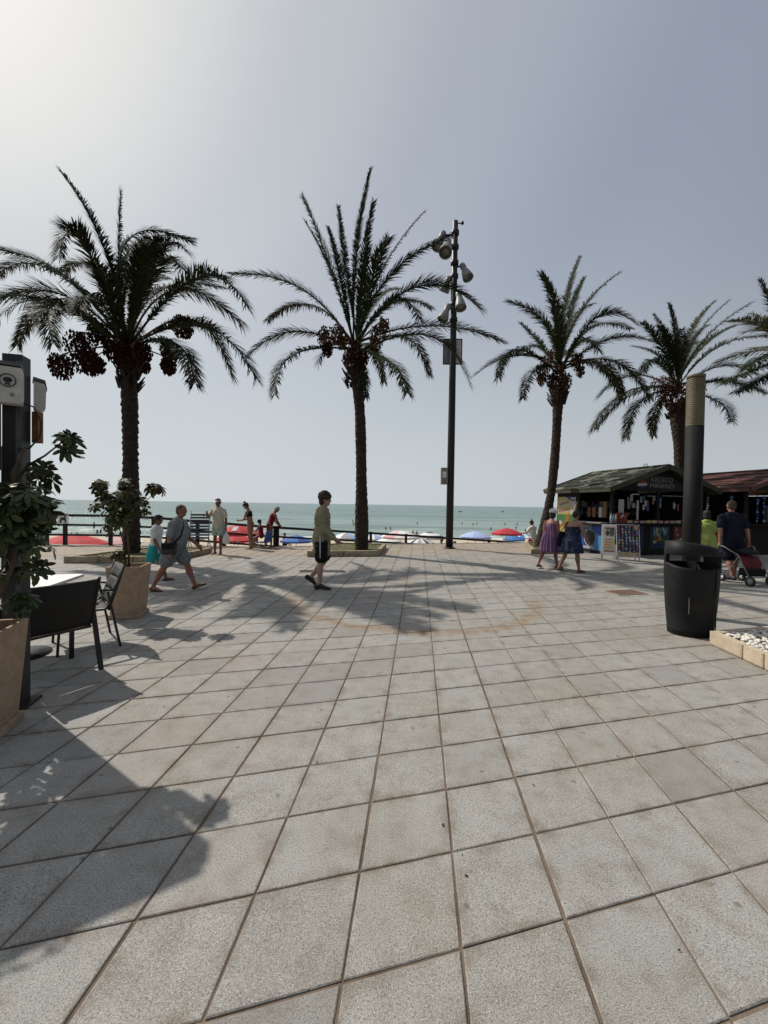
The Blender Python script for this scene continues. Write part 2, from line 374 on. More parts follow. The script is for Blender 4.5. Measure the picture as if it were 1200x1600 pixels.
def sea_material():
    m, nt, P = nodes('sea_water')
    g = nn(nt, 'ShaderNodeNewGeometry'); pos = g.outputs['Position']
    sx = nn(nt, 'ShaderNodeSeparateXYZ'); nt.links.new(pos, sx.inputs[0])
    mp = nn(nt, 'ShaderNodeMapping'); mp.inputs['Scale'].default_value = (.35, 1.0, 1); mp.inputs['Rotation'].default_value = (0, 0, R(-8)); nt.links.new(pos, mp.inputs[0])
    v = mp.outputs[0]
    n1 = noise(nt, v, .9, 5, .6); n2 = noise(nt, v, .22, 3, .5); n3 = noise(nt, v, .035, 6, .62); n4 = noise(nt, v, 3.2, 3, .6)
    shal = ramp(nt, mathn(nt, 'SUBTRACT', sx.outputs[1], mathn(nt, 'MULTIPLY', sx.outputs[0], .108)), 46, 170)
    c = mixc(nt, shal, (0.20, 0.275, 0.225), (0.065, 0.145, 0.122))
    c = mixc(nt, mathn(nt, 'MULTIPLY', ramp(nt, n3, .46, .56), .85), c, (0.036, 0.090, 0.080))
    c = mixc(nt, mathn(nt, 'MULTIPLY', ramp(nt, n2, .48, .66), .5), c, (0.17, 0.24, 0.205))
    sh = mathn(nt, 'ADD', mathn(nt, 'SUBTRACT', sx.outputs[1], mathn(nt, 'MULTIPLY', sx.outputs[0], .108)), mathn(nt, 'MULTIPLY', n2, 5))
    foam = mathn(nt, 'MULTIPLY', ramp(nt, sh, 57.5, 55.5), ramp(nt, n1, .40, .52))
    brk = mathn(nt, 'MULTIPLY', mathn(nt, 'MULTIPLY', ramp(nt, sh, 84, 60), ramp(nt, n2, .60, .64)), ramp(nt, n1, .48, .56))
    c = mixc(nt, mathn(nt, 'MAXIMUM', foam, mathn(nt, 'MULTIPLY', brk, .8)), c, (0.80, 0.82, 0.80))
    nt.links.new(c, P.inputs['Base Color'])
    P.inputs['Roughness'].default_value = .22; P.inputs['IOR'].default_value = 1.33; P.inputs['Specular IOR Level'].default_value = .38
    h = mathn(nt, 'ADD', mathn(nt, 'ADD', mathn(nt, 'MULTIPLY', n2, 2.2), mathn(nt, 'MULTIPLY', n3, 7.0)), mathn(nt, 'ADD', mathn(nt, 'MULTIPLY', n1, .5), mathn(nt, 'MULTIPLY', n4, .12)))
    bp = nn(nt, 'ShaderNodeBump'); bp.inputs['Strength'].default_value = .9; bp.inputs['Distance'].default_value = .55
    nt.links.new(h, bp.inputs['Height']); nt.links.new(bp.outputs[0], P.inputs['Normal'])
    return m
mb = MB(); mb.add([(-40000, 40, -2.6), (40000, 40, -2.6), (40000, 40000, -2.6), (-40000, 40000, -2.6)], [(0, 1, 2, 3)])
sea = mb.build('sea', sea_material()); tag(sea, 'calm teal sea with small ripples reaching the horizon', kind='structure')

# ramp behind the railing, going down to the beach towards the right
mb = MB()
rampP = [(-9.0, 14.7, 0.0), (-4.2, 15.05, -.33), (0.9, 17.0, -.72), (5.2, 18.3, -1.02), (14, 20.7, -1.75), (24, 23.5, -2.35)]
for a, b in zip(rampP, rampP[1:]):
    A = Vector(a); B = Vector(b); n = Vector((-(B - A).y, (B - A).x, 0)).normalized() * 1.8
    vs = [A, B, B + n, A + n]; vs = [Vector(p) + Vector((0, .12, -.01)) for p in vs]
    low = [Vector((p.x, p.y, -3.0)) for p in vs]
    mb.add(vs + low, [(0, 1, 2, 3), (0, 4, 5, 1), (1, 5, 6, 2), (2, 6, 7, 3), (3, 7, 4, 0)])
tag(mb.build('beach_ramp', wall_m), 'stone ramp sloping down to the beach behind the railing', kind='structure')

# dry leaf bits and crumbs lying about on the pavers
lit_m = mat('dry_leaf_bits', (0.035, 0.026, 0.018), .9, .4, 30); rl = random.Random(8); mb = MB()
for k in range(190):
    y = 1.3 + 9 * rl.random() ** .6; x = rl.uniform(-.95, .95) * y; t = rl.uniform(0, 6.28); L_ = rl.uniform(.004, .012) * (1.8 if rl.random() < .10 else 1); w_ = L_ * rl.uniform(.25, .6); d = Vector((math.cos(t), math.sin(t), 0)); e = Vector((-d.y, d.x, 0)); p = Vector((x, y, .003)); h_ = Vector((0, 0, rl.uniform(.002, .008)))
    mb.add([p - d * L_, p - e * w_ + h_ * .4, p + d * L_ + h_ * .3, p + e * w_ + h_, p + h_ * 1.3], [(0, 1, 4), (1, 2, 4), (2, 3, 4), (3, 0, 4)])
tag(mb.build('leaf_litter', lit_m), 'dry leaf bits and crumbs scattered over the pavers', kind='stuff')
# ================================================================== PLANTING BEDS
stone_m = mat('bed_kerb_stone', (0.30, 0.245, 0.165), .9, .22, 5, .4, 60)
turf_m = mat('bed_turf', (0.075, 0.085, 0.03), .95, .5, 9, .8, 70, bdist=.03, c2=(0.17, 0.14, 0.07))
grass_m = mat('grass_blade', (0.10, 0.12, 0.035), .8, .4, 12)
def offs(poly, d):
    n = len(poly); out = []
    cx = sum(p[0] for p in poly) / n; cy = sum(p[1] for p in poly) / n
    for i in range(n):
        p = Vector(poly[i]); a = (p - Vector(poly[i - 1])).normalized(); b = (Vector(poly[(i + 1) % n]) - p).normalized()
        na = Vector((-a.y, a.x)); nb = Vector((-b.y, b.x)); m = (na + nb).normalized(); k = d / max(.3, m.dot(na))
        out.append(tuple(p + m * k))
    return out
def bed(fp, label, h=.17, cap=.12):
    root = empty('planting_bed', (*fp[0], 0), 0, label, 'planter bed', 'raised palm beds'); inner = offs(fp, cap)
    L = Vector((*fp[0], 0)); n = len(fp)
    for i in range(n):
        a, b = Vector(fp[i]), Vector(fp[(i + 1) % n]); ia, ib = Vector(inner[i]), Vector(inner[(i + 1) % n])
        k = max(1, round((b - a).length / .95))
        for q in range(k):
            t0 = q / k + .004; t1 = (q + 1) / k - .004; hh = h + rt.uniform(-.006, .006)
            P4 = [a.lerp(b, t0), a.lerp(b, t1), ia.lerp(ib, t1), ia.lerp(ib, t0)]
            mb = MB(); mb.prism([(p.x - L.x, p.y - L.y) for p in P4], 0, hh); mb.build('kerb_stone', stone_m, root, bevel=.012)
    mb = MB(); mb.prism([(p[0] - L.x, p[1] - L.y) for p in inner], 0, h - .035); soil = mb.build('turf', turf_m, root)
    g = MB(); rg = random.Random(int(fp[0][0] * 100)); bx = [p[0] for p in inner]; by = [p[1] for p in inner]; cnt = 0
    while cnt < 900:
        x = rg.uniform(min(bx), max(bx)); y = rg.uniform(min(by), max(by)); ins = True
        for i in range(n):
            a, b = inner[i], inner[(i + 1) % n]
            if (b[0] - a[0]) * (y - a[1]) - (b[1] - a[1]) * (x - a[0]) < .02: ins = False
        if not ins: continue
        cnt += 1; t = rg.uniform(0, 6.28); hh = rg.uniform(.015, .05); ww = .006; dx, dy = math.cos(t), math.sin(t)
        g.add([(x - L.x - dx * ww, y - L.y - dy * ww, h - .036), (x - L.x + dx * ww, y - L.y + dy * ww, h - .036), (x - L.x + dy * hh * .5, y - L.y - dx * hh * .5, h - .036 + hh)], [(0, 1, 2)])
    tag(g.build('grass', grass_m, root), kind='stuff')
    return root
bed(beds_fp['a'], 'raised stone bed with turf at the foot of the left palm, behind the small planter')
bed(beds_fp['b'], 'raised stone bed with turf round the foot of the middle palm')
bed(beds_fp['c'], 'raised stone bed with turf beside the green roofed kiosk, under a curved palm')

# ================================================================== PALMS
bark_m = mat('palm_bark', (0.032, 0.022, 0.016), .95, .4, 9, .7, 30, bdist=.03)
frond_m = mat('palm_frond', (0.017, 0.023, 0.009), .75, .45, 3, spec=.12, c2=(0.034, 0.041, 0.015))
frond_y = mat('palm_frond_pale', (0.075, 0.088, 0.032), .6, .4, 3, spec=.3, c2=(0.13, 0.125, 0.055))
stalk_m = mat('date_stalk', (0.12, 0.045, 0.02), .7, .3, 5)
date_m = mat('date_fruit', (0.020, 0.009, 0.006), .8, .4, 20, spec=.1, c2=(0.045, 0.014, 0.008))
dateo_m = mat('date_fruit_orange', (0.040, 0.022, 0.011), .8, .4, 20, spec=.1, c2=(0.10, 0.05, 0.020))
def frond_mesh(P, width, seed, dead=False):
    """P: list of 3 world points (base, via, tip) relative to the palm base"""
    rg = random.Random(seed); b, v, t = P
    t0 = (v - b).length / ((v - b).length + (t - v).length); c = (v - b * (1 - t0) ** 2 - t * t0 ** 2) / (2 * t0 * (1 - t0))
    B = lambda s: b * (1 - s) ** 2 + c * (2 * s * (1 - s)) + t * s * s
    L = sum((B((k + 1) / 12) - B(k / 12)).length for k in range(12))
    mb = MB(); n = 14
    mb.loft([B(k / n) for k in range(n + 1)], [max(.004, .030 * (1 - k / n) + .004) * (1.6 if k == 0 else 1) for k in range(n + 1)], 5, 0)
    az = math.atan2((t - b).y, (t - b).x); ref = Vector((-math.sin(az), math.cos(az), 0))
    if Vector((t - b).xy).length < .8: ref = Vector((rg.uniform(-1, 1), rg.uniform(-1, 1), 0)).normalized()
    steep = abs((t - b).normalized().z); width = width * (1.0 - .38 * max(0, steep - .5) / .5)
    m = int(L * 46); tw = rg.uniform(-.35, .35)
    for k in range(m):
        s = .15 + .845 * (k + rg.random() * .6) / m
        p = B(s); T = (B(min(1, s + .02)) - B(s - .02)).normalized(); S = (ref - T * ref.dot(T)).normalized(); Nn = T.cross(S)
        if Nn.z < 0: Nn = -Nn
        prof = min(1, .16 + 2.1 * (s - .12)) * (1 - .42 * max(0, s - .5) / .5)
        al = R(50 - 25 * s)
        for sg in (-1, 1):
            l = width * 1.38 * prof * rg.uniform(.78, 1.12)
            a2 = al + R(rg.uniform(-9, 9)); th = tw + R(rg.choice((32, 8, 32, -14)) + rg.uniform(-12, 12)) * 1.0
            d = T * math.cos(a2) + (S * sg * math.cos(th) + Nn * math.sin(th)) * math.sin(a2)
            d.normalize(); wv = d.cross(Nn); wv = wv.normalized() if wv.length > .05 else T
            w_ = .0150 * rg.uniform(.8, 1.2) * (1.1 - .35 * s)
            m1 = p + d * l * .5 - Vector((0, 0, l * .03)); m2 = p + d * l - Vector((0, 0, l * (.10 + .12 * rg.random())))
            mb.add([p - wv * w_ * .5, p + wv * w_ * .5, m1 + wv * w_, m1 - wv * w_, m2], [(0, 1, 2, 3), (3, 2, 4)])
    return mb
def trunk_build(root, path, rads, seed, base):
    AMP = .20 if seed == 11 else .11; rads = [q * .87 for q in rads]
    rg = random.Random(seed); pts = [Vector(p) - base for p in path]
    # resample with Catmull-Rom
    def cat(i, t):
        p0 = pts[max(i - 1, 0)]; p1 = pts[i]; p2 = pts[i + 1]; p3 = pts[min(i + 2, len(pts) - 1)]
        return .5 * ((2 * p1) + (p2 - p0) * t + (2 * p0 - 5 * p1 + 4 * p2 - p3) * t * t + (3 * p1 - p0 - 3 * p2 + p3) * t ** 3)
    fine = []; rr = []
    for i in range(len(pts) - 1):
        k = max(2, int((pts[i + 1] - pts[i]).length / .045))
        for q in range(k): fine.append(cat(i, q / k)); rr.append(rads[i] + (rads[i + 1] - rads[i]) * q / k)
    n = 22; mb = MB(); vs = []; fs = []; dist = 0; ph = [rg.uniform(-.3, .3) for _ in range(600)]
    for i, p in enumerate(fine):
        if i: dist += (p - fine[i - 1]).length
        for k in range(n):
            t = 2 * math.pi * k / n; u = k / n * 11; vv = dist / .19
            vv += .35 * math.sin(3 * t + i * .11); row = math.floor(vv); fr = vv - row; uu = (u + .5 * (row % 2) + ph[row % 600] * .3) % 1
            lip = (1 - fr) ** 1.4 * (1 - abs(uu - .5) * 1.1)                     # old leaf base: proud at its lower lip
            r = rr[i] * (.90 + AMP * lip + rg.uniform(-.045, .045) + .05 * math.sin(dist * 2.3 + seed))
            vs.append(p + Vector((math.cos(t) * r, math.sin(t) * r, 0)))
    for i in range(len(fine) - 1):
        for k in range(n):
            k2 = (k + 1) % n; fs.append((i * n + k, i * n + k2, (i + 1) * n + k2, (i + 1) * n + k))
    fs.append(tuple((len(fine) - 1) * n + k for k in range(n)))
    mb.add(vs, fs, 0, False)
    # cut leaf stubs round the head of the trunk
    top = pts[-1]; q = len(fine)
    for k in range(70):
        t = rg.uniform(0, 6.28); z = rg.uniform(-.75, .15); r0 = rads[-1] * .9; o = Vector((math.cos(t), math.sin(t), 0)); u = Vector((-o.y, o.x, 0))
        a = top + Vector((0, 0, z)) + o * r0; d = (o * rg.uniform(.35, .8) + Vector((0, 0, 1))).normalized(); l = rg.uniform(.18, .42); e = a + d * l
        mb.add([a - u * .06, a + u * .06, e + u * .028, e - u * .028, a - u * .05 + o * .05, a + u * .05 + o * .05, e + o * .03],
               [(0, 1, 2, 3), (4, 6, 5), (0, 3, 6, 4), (1, 5, 6, 2), (2, 6, 3)])
    return mb.build('trunk', bark_m, root)
def bunch(root, c, p, r, seed, m=date_m, loose=False):
    """a hanging bunch of dates: curved stalk from the crown c to p, strands and fruit"""
    rg = random.Random(seed); mb = MB(); top = p + Vector((0, 0, r * 1.0)); v = top + (c - top) * .35 + Vector((0, 0, .16))
    pts = []
    for k in range(9):
        s = k / 8; pts.append(c * (1 - s) ** 2 + v * 2 * s * (1 - s) * 1.0 + top * s * s)
    mb.tube(pts, .017, 5, 0)
    for k in range(int((230 + 500 * r) * (.6 if loose else 1))):
        while True:
            q = Vector((rg.uniform(-1, 1), rg.uniform(-1, 1), rg.uniform(-1, .8)))
            if .25 < q.length < 1.08: break
        q = Vector((q.x * r, q.y * r, q.z * r * (1.6 if loose else 1.15))) + p; s = rg.uniform(.018, .030) if loose else rg.uniform(.022, .036)
        if k % 5 == 0: mb.bar(top, q, .006, .006, 0)
        mb.add([q + Vector(d) * s for d in ((1, 0, 0), (-1, 0, 0), (0, 1, 0), (0, -1, 0), (0, 0, 1.5), (0, 0, -1.5))],
               [(0, 2, 4), (2, 1, 4), (1, 3, 4), (3, 0, 4), (2, 0, 5), (1, 2, 5), (3, 1, 5), (0, 3, 5)], 1, True)
    return mb.build('date_bunch', [stalk_m, m], root)
def palm(label, trunk_px, Yt, rad, crown_px, fr, L, width, dates=(), seed=1, fm=frond_m, extra=0):
    extra = extra // 3; k_r = 1.0 if seed == 11 else .78
    """trunk_px: pixel path bottom->top with depth; fr: (tip, via) pixels of the fronds seen in the photo"""
    path = [at(x, y, d) for x, y, d in trunk_px]; base = path[0].copy()
    root = empty('palm_tree', base, 0, label, 'palm tree', 'date palms along the promenade')
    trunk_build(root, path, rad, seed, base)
    Yc = trunk_px[-1][2]; c = at(*crown_px, Yc); rg = random.Random(seed * 31); sg = 1
    C = c - base
    for k, f in enumerate(fr):
        tip, via = f[0], f[1]; m = fm if len(f) < 4 else f[3]
        flat = (at(*tip, Yc) - c).length + .15 * abs(at(*via, Yc) - c).length if False else (at(*via, Yc) - c).length + (at(*tip, Yc) - at(*via, Yc)).length
        if len(f) > 2 and f[2] is not None: dz = f[2]
        else:
            dz = sg * math.sqrt(max(.09, (L * rg.uniform(.9, 1.05)) ** 2 - flat ** 2)) * .85; sg = -sg
            dz = max(-3.2, min(3.2, dz))
        vs = at(*via, Yc + dz * .55) - base; ts = at(*tip, Yc + dz) - base
        o = C + Vector((rg.uniform(-.1, .1), rg.uniform(-.1, .1), rg.uniform(-.25, .2)))
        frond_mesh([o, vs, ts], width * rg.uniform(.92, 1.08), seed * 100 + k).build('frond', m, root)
    for k in range(extra):     # fronds pointing to and away from the viewer, seen foreshortened
        t = rg.choice((R(90), R(270))) + R(rg.uniform(-38, 38)); el = R(rg.uniform(-5, 48)); l = L * rg.uniform(.8, 1)
        h = Vector((math.cos(t), math.sin(t), 0))
        via = C + h * l * .5 * math.cos(el) + Vector((0, 0, l * .5 * math.sin(el))); dr = l * (.08 + .25 * math.cos(el))
        tip = C + h * l * .95 * math.cos(el) + Vector((0, 0, l * .95 * math.sin(el) - dr))
        frond_mesh([C + Vector((0, 0, rg.uniform(-.2, .1))), via, tip], width, seed * 100 + 60 + k).build('frond', fm, root)
    for k, (x, y, r, dz, m) in enumerate(dates):
        bunch(root, C + Vector((0, 0, .1)), at(x, y, Yc + dz) - base, r * k_r * Yc / F, seed * 7 + k, m if k_r == 1 or k % 2 else dateo_m, k_r < 1)
    return root
# photo measurements: crops at (0,240) x.35 ; (360,240) x.367 ; (740,380) x.3833
def A(x, y): return (x * .35, 240 + y * .35)
def B_(x, y): return (360 + x * .3667, 240 + y * .3667)
def C_(x, y): return (740 + x * .3833, 380 + y * .3833)
palm('tall date palm on the left, heavy with hanging dark date bunches, above the small planter',
     [(206, 868, 11.5), (205, 800, 11.5), (204, 720, 11.5), (203, 640, 11.5), (201, 572, 11.5)], 11.5, [.27, .245, .235, .225, .25], (199, 548),
     [(A(265, 75), A(390, 262)), (A(537, 165), A(530, 400), .5), (A(262, 470), A(335, 352)), (A(285, 530), A(372, 488)), (A(-40, 420), A(150, 468)), (A(-30, 560), A(90, 490)),
      (A(-60, 690), A(200, 612)), (A(-80, 640), A(180, 650)), (A(-20, 740), A(230, 660)), (A(75, 860), A(190, 690)), (A(240, 850), A(300, 690)),
      (A(862, 398), A(720, 345)), (A(835, 432), A(700, 420)), (A(870, 380), A(680, 370)), (A(1102, 682), A(930, 545)), (A(1080, 765), A(870, 615)), (A(1142, 1005), A(930, 780)), (A(1040, 1000), A(900, 760)),
      (A(870, 1025), A(790, 850)), (A(720, 470), A(650, 480)), (A(690, 395), A(640, 470)), (A(760, 560), A(680, 560)), (A(820, 520), A(700, 500)), (A(880, 600), A(720, 600)),
      (A(430, 520), A(480, 600)), (A(1000, 600), A(800, 580)), (A(350, 700), A(440, 650)), (A(720, 380), A(620, 450))], 4.9, .48,
     [(97, 572, 17, -.6, date_m), (125, 540, 20, -.3, date_m), (138, 566, 17, -.5, date_m), (150, 570, 13, .2, date_m), (155, 520, 15, -.2, date_m), (180, 548, 15, -.5, date_m), (222, 550, 13, -.5, date_m),
      (266, 550, 14, .1, date_m), (263, 573, 11, -.2, date_m), (286, 510, 16, .3, date_m), (196, 562, 14, -.4, date_m), (226, 574, 8, .2, date_m)], 11, extra=5)
palm('tall date palm in the middle with many upright fronds, next to the black floodlight mast',
     [(565, 861, 13.3), (565, 790, 13.3), (564, 700, 13.3), (562, 640, 13.3), (556, 575, 13.3)], 13.3, [.27, .24, .20, .20, .27], (556, 545),
     [(B_(600, 65), B_(550, 330), .8), (B_(612, 203), B_(575, 400), -.5), (B_(460, 222), B_(484, 420), 1.2), (B_(415, 312), B_(450, 440)), (B_(308, 182), B_(392, 390), -.8), (B_(314, 283), B_(408, 460), 1.0),
      (B_(828, 245), B_(690, 420), .8), (B_(680, 358), B_(620, 480)), (B_(930, 352), B_(740, 460), -1.0), (B_(5, 515), B_(270, 560), .3), (B_(158, 712), B_(290, 640)), (B_(68, 868), B_(230, 765), -.5), (B_(190, 1030), B_(265, 860)),
      (B_(380, 890), B_(410, 830), -.8), (B_(1068, 665), B_(880, 560), -.8), (B_(858, 660), B_(740, 622)), (B_(805, 708), B_(700, 632)), (B_(1155, 802), B_(930, 738), .6), (B_(1022, 992), B_(880, 790), -.8),
      (B_(848, 945), B_(775, 800)), (B_(755, 1022), B_(680, 885)), (B_(578, 1040), B_(572, 960), -.4), (B_(720, 575), B_(650, 600)), (B_(590, 400), B_(570, 520), -1.5)],
     5.2, .42, [(508, 528, 15, -.6, date_m), (512, 545, 10, -.5, date_m), (528, 522, 13, -.6, dateo_m), (535, 535, 10, -.6, dateo_m), (590, 525, 15, -.5, date_m), (585, 540, 12, .4, date_m), (545, 558, 12, -.5, date_m), (566, 560, 13, -.4, date_m), (600, 508, 11, .2, dateo_m), (555, 550, 14, -.6, date_m)], 12, extra=4)
palm('date palm with a curved trunk bending left at its foot, beside the green roofed kiosk',
     [(843, 856, 15.3), (851, 820, 15.3), (861, 770, 15.35), (868, 700, 15.4), (873, 605, 15.4)], 15.4, [.26, .21, .19, .185, .24], (873, 575),
     [(C_(432, 55), C_(385, 205), .8), (C_(452, 140), C_(410, 240)), (C_(275, 125), C_(328, 245)), (C_(140, 238), C_(255, 290), -.6), (C_(600, 115), C_(480, 222), .6), (C_(490, 245), C_(425, 290)), (C_(668, 335), C_(555, 285)),
      (C_(640, 350), C_(520, 330)), (C_(720, 400), C_(580, 385)), (C_(190, 325), C_(265, 405)), (C_(0, 545), C_(150, 462), -.4), (C_(102, 548), C_(165, 435)), (C_(195, 435), C_(250, 420)), (C_(202, 632), C_(240, 530)),
      (C_(600, 640), C_(530, 510)), (C_(718, 635), C_(620, 505), .6), (C_(510, 440), C_(440, 395)), (C_(610, 620), C_(560, 520)), (C_(345, 300), C_(350, 390)), (C_(300, 320), C_(330, 400))],
     4.2, .40, [(848, 580, 13, -.5, dateo_m), (846, 592, 9, -.4, dateo_m), (860, 560, 13, -.5, date_m), (902, 565, 12, -.2, date_m), (907, 580, 8, .2, date_m), (862, 595, 11, -.4, date_m), (884, 596, 11, -.5, date_m), (873, 590, 14, -.5, date_m)], 13, extra=4)
palm('date palm behind the kiosks, its trunk half hidden by the dark lamp column',
     [(1068, 860, 17.4), (1064, 760, 17.4), (1061, 690, 17.4), (1058, 630, 17.4)], 17.4, [.28, .26, .26, .40], (1058, 605),
     [(C_(735, 290), C_(790, 385)), (C_(798, 248), C_(825, 385), .8), (C_(690, 325), C_(768, 420)), (C_(985, 235), C_(895, 345)), (C_(1040, 235), C_(925, 355)), (C_(1130, 243), C_(960, 372), -.8), (C_(1075, 335), C_(960, 400)),
      (C_(478, 765), C_(590, 625), -.6), (C_(622, 795), C_(665, 660)), (C_(735, 785), C_(742, 680)), (C_(690, 525), C_(735, 478)), (C_(512, 625), C_(620, 545)), (C_(1050, 725), C_(985, 640)), (C_(1190, 612), C_(1080, 570)), (C_(1150, 535), C_(1030, 500)),
      (C_(1220, 380), C_(1050, 400)), (C_(850, 350), C_(845, 430)), (C_(920, 400), C_(870, 440)), (C_(1110, 600), C_(1020, 560)), (C_(640, 420), C_(740, 450)), (C_(760, 340), C_(800, 420)), (C_(960, 330), C_(890, 400))],
     4.4, .44, [(1030, 605, 16, -.5, dateo_m), (1040, 618, 15, -.6, date_m), (1055, 622, 16, -.7, date_m), (1075, 618, 14, -.5, date_m), (1090, 610, 14, -.3, date_m), (1048, 600, 14, -.6, dateo_m)], 14, extra=4)
palm('pale green palm crown reaching in from the right edge of the picture',
     [(1262, 900, 12.0), (1258, 760, 12.0), (1250, 580, 12.0)], 12.0, [.28, .25, .28], (1248, 560),
     [((1188, 437), (1210, 490)), ((1140, 503), (1190, 510), None, frond_y), ((1122, 565), (1180, 548), None, frond_y), ((1128, 598), (1185, 575)), ((1160, 520), (1200, 515), None, frond_y), ((1150, 612), (1200, 585)),
      ((1175, 490), (1215, 510), None, frond_y), ((1300, 400), (1270, 470)), ((1390, 520), (1320, 510)), ((1340, 640), (1310, 580)), ((1255, 380), (1250, 470)), ((1165, 575), (1200, 555)), ((1172, 545), (1210, 545), None, frond_y)],
     3.2, .42, [], 15, fm=frond_m, extra=2)

# ================================================================== FLOWER POTS WITH SCHEFFLERA
pot_m = mat('terracotta_stone_pot', (0.35, 0.245, 0.165), .9, .13, 14, .9, 55, bdist=.012)
soil_m = mat('pot_soil', (0.035, 0.026, 0.018), 1, .4, 20, .8, 60, bdist=.03)
leaf_m = mat('schefflera_leaf', (0.020, 0.036, 0.009), .5, .4, 5, spec=.35, c2=(0.060, 0.078, 0.020))
leafy_m = mat('schefflera_leaf_variegated', (0.020, 0.031, 0.009), .55, .4, 8, spec=.25, c2=(0.11, 0.10, 0.026))
stem_m = mat('plant_stem', (0.085, 0.058, 0.035), .85, .35, 12, .5, 60)
def pot(label, loc, rz, s=.42, h=.70):
    root = empty('flower_pot', loc, rz, label, 'flower pot', 'square stone pots of the cafe terrace')
    mb = MB(); b = s * .40; t = s * .5
    def ring(r, z): return [(-r, -r, z), (r, -r, z), (r, r, z), (-r, r, z)]
    vs = ring(b, .06) + ring(t, h) + ring(t - .028, h) + ring(t - .04, h - .07)
    fs = [(3, 2, 1, 0)]
    for L in range(3):
        for k in range(4): fs.append((L * 4 + k, L * 4 + (k + 1) % 4, L * 4 + 4 + (k + 1) % 4, L * 4 + 4 + k))
    mb.add(vs, fs); mb.build('pot_body', pot_m, root, bevel=.006)
    mb = MB(); mb.box((0, 0, .03), (b * 2 + .05, b * 2 + .05, .06)); mb.build('plinth', pot_m, root, bevel=.008)
    mb = MB(); mb.box((0, 0, h - .10), (t * 2 - .075, t * 2 - .075, .07)); mb.build('soil', soil_m, root)
    return root
def leaf_meshes(m, n, size, seed):
    """whorl of long leaflets drooping round the tip of a leaf stalk"""
    rg = random.Random(seed); mb = MB()
    for k in range(n):
        t = 2 * math.pi * k / n + rg.uniform(-.2, .2); o = Vector((math.cos(t), math.sin(t), 0)); u = Vector((-o.y, o.x, 0)); l = size * rg.uniform(.8, 1.1); wd = l * .19
        dr = rg.uniform(.15, .55); pts = []
        for s, q in ((.0, .10), (.22, .25), (.5, 1.0), (.82, .85), (1.0, .12)):
            p = o * l * s + Vector((0, 0, l * (.10 * s - dr * s * s))); pts.append((p - u * wd * q, p + Vector((0, 0, -.10 * wd * q)), p + u * wd * q))
        vs = [v for r_ in pts for v in r_]; fs = []
        for i in range(4): fs += [(i * 3, i * 3 + 1, i * 3 + 4, i * 3 + 3), (i * 3 + 1, i * 3 + 2, i * 3 + 5, i * 3 + 4)]
        mb.add(vs, fs, 0, True)
    return mb.mesh('leaf', m)
def plant(name, label, base, stems, clumps, lm, seed, size, group=None):
    """stems: polylines (world); clumps: (centre world, radius, count)"""
    root = empty(name, base, 0, label, 'plant', group); bs = Vector(base); rg = random.Random(seed)
    mb = MB()
    for pts, r in stems: mb.loft([Vector(p) - bs for p in pts], [r * (1 - .6 * k / (len(pts) - 1)) for k in range(len(pts))], 7)
    vars_ = [leaf_meshes(lm, rg.choice((6, 7, 8)), size, seed + k) for k in range(5)]
    tw = MB()
    for c, r, n in clumps:
        c = Vector(c) - bs
        for k in range(n):
            d = Vector((rg.gauss(0, 1), rg.gauss(0, 1), rg.gauss(.25, .9))).normalized(); p = c + d * r * rg.uniform(.45, 1.0)
            up = (d + Vector((0, 0, .75))).normalized()
            o = link('leaf', rg.choice(vars_), root); o.location = p
            o.rotation_euler = (up.to_track_quat('Z', 'Y').to_matrix() @ rotz(rg.uniform(0, 6.28))).to_euler(); s = rg.uniform(.75, 1.15); o.scale = (s, s, s)
            tw.bar(c + d * r * .1, p, .005, .005)
    mb.v += []; st = mb.build('stem', stem_m, root)
    tag(tw.build('leaf_stalk', stem_m, root), kind='stuff')
    return root
P1 = Vector((-2.70, 2.74, 0)); pot('large stone pot at the left edge of the picture, nearest the viewer', P1, R(17), .42, .72)
d1 = 2.85
plant('schefflera_plant', 'dark green schefflera with thick stems and a long side branch in the near left pot', P1 + Vector((0, 0, .62)),
      [([P1 + Vector((.0, 0, .6)), at(8, 900, 2.85), at(25, 820, 2.85), at(20, 740, 2.9), at(38, 700, 2.9)], .028), ([P1 + Vector((.03, -.03, .6)), at(22, 880, 2.75), at(40, 800, 2.8)], .02),
       ([at(20, 760, 2.88), at(42, 728, 3.0), at(70, 712, 3.06), at(98, 690, 3.1)], .012), ([P1 + Vector((-.05, 0, .6)), at(-60, 820, 2.8), at(-120, 720, 2.8)], .022)],
      [(at(104, 688, 3.1), .085, 10), (at(108, 700, 3.1), .05, 3), (at(66, 728, 3.05), .05, 3), (at(76, 748, 3.05), .04, 2), (at(52, 745, 3.0), .045, 3), (at(45, 790, 2.8), .17, 26), (at(70, 800, 2.85), .13, 17), (at(20, 830, 2.8), .17, 22), (at(50, 850, 2.8), .11, 12), (at(12, 775, 2.9), .14, 14),
       (at(-30, 790, 2.75), .22, 26), (at(-90, 720, 2.75), .22, 20), (at(35, 940, 2.85), .09, 9), (at(58, 888, 2.85), .05, 4), (at(-50, 860, 2.7), .2, 16), (Vector((-2.66, 2.5, 1.5)), .26, 30), (Vector((-2.8, 2.6, 1.95)), .24, 24), (Vector((-2.62, 2.4, 1.15)), .2, 16), (Vector((-3.0, 2.8, 2.1)), .2, 14), (at(10, 900, 2.8), .08, 6)], leaf_m, 21, .095)
P2 = gnd(205, 962) + Vector((-.03, 0, 0)); pot('smaller looking stone pot behind the two chairs, nearer the walking men', P2, R(11), .42, .70)
Y2 = P2.y
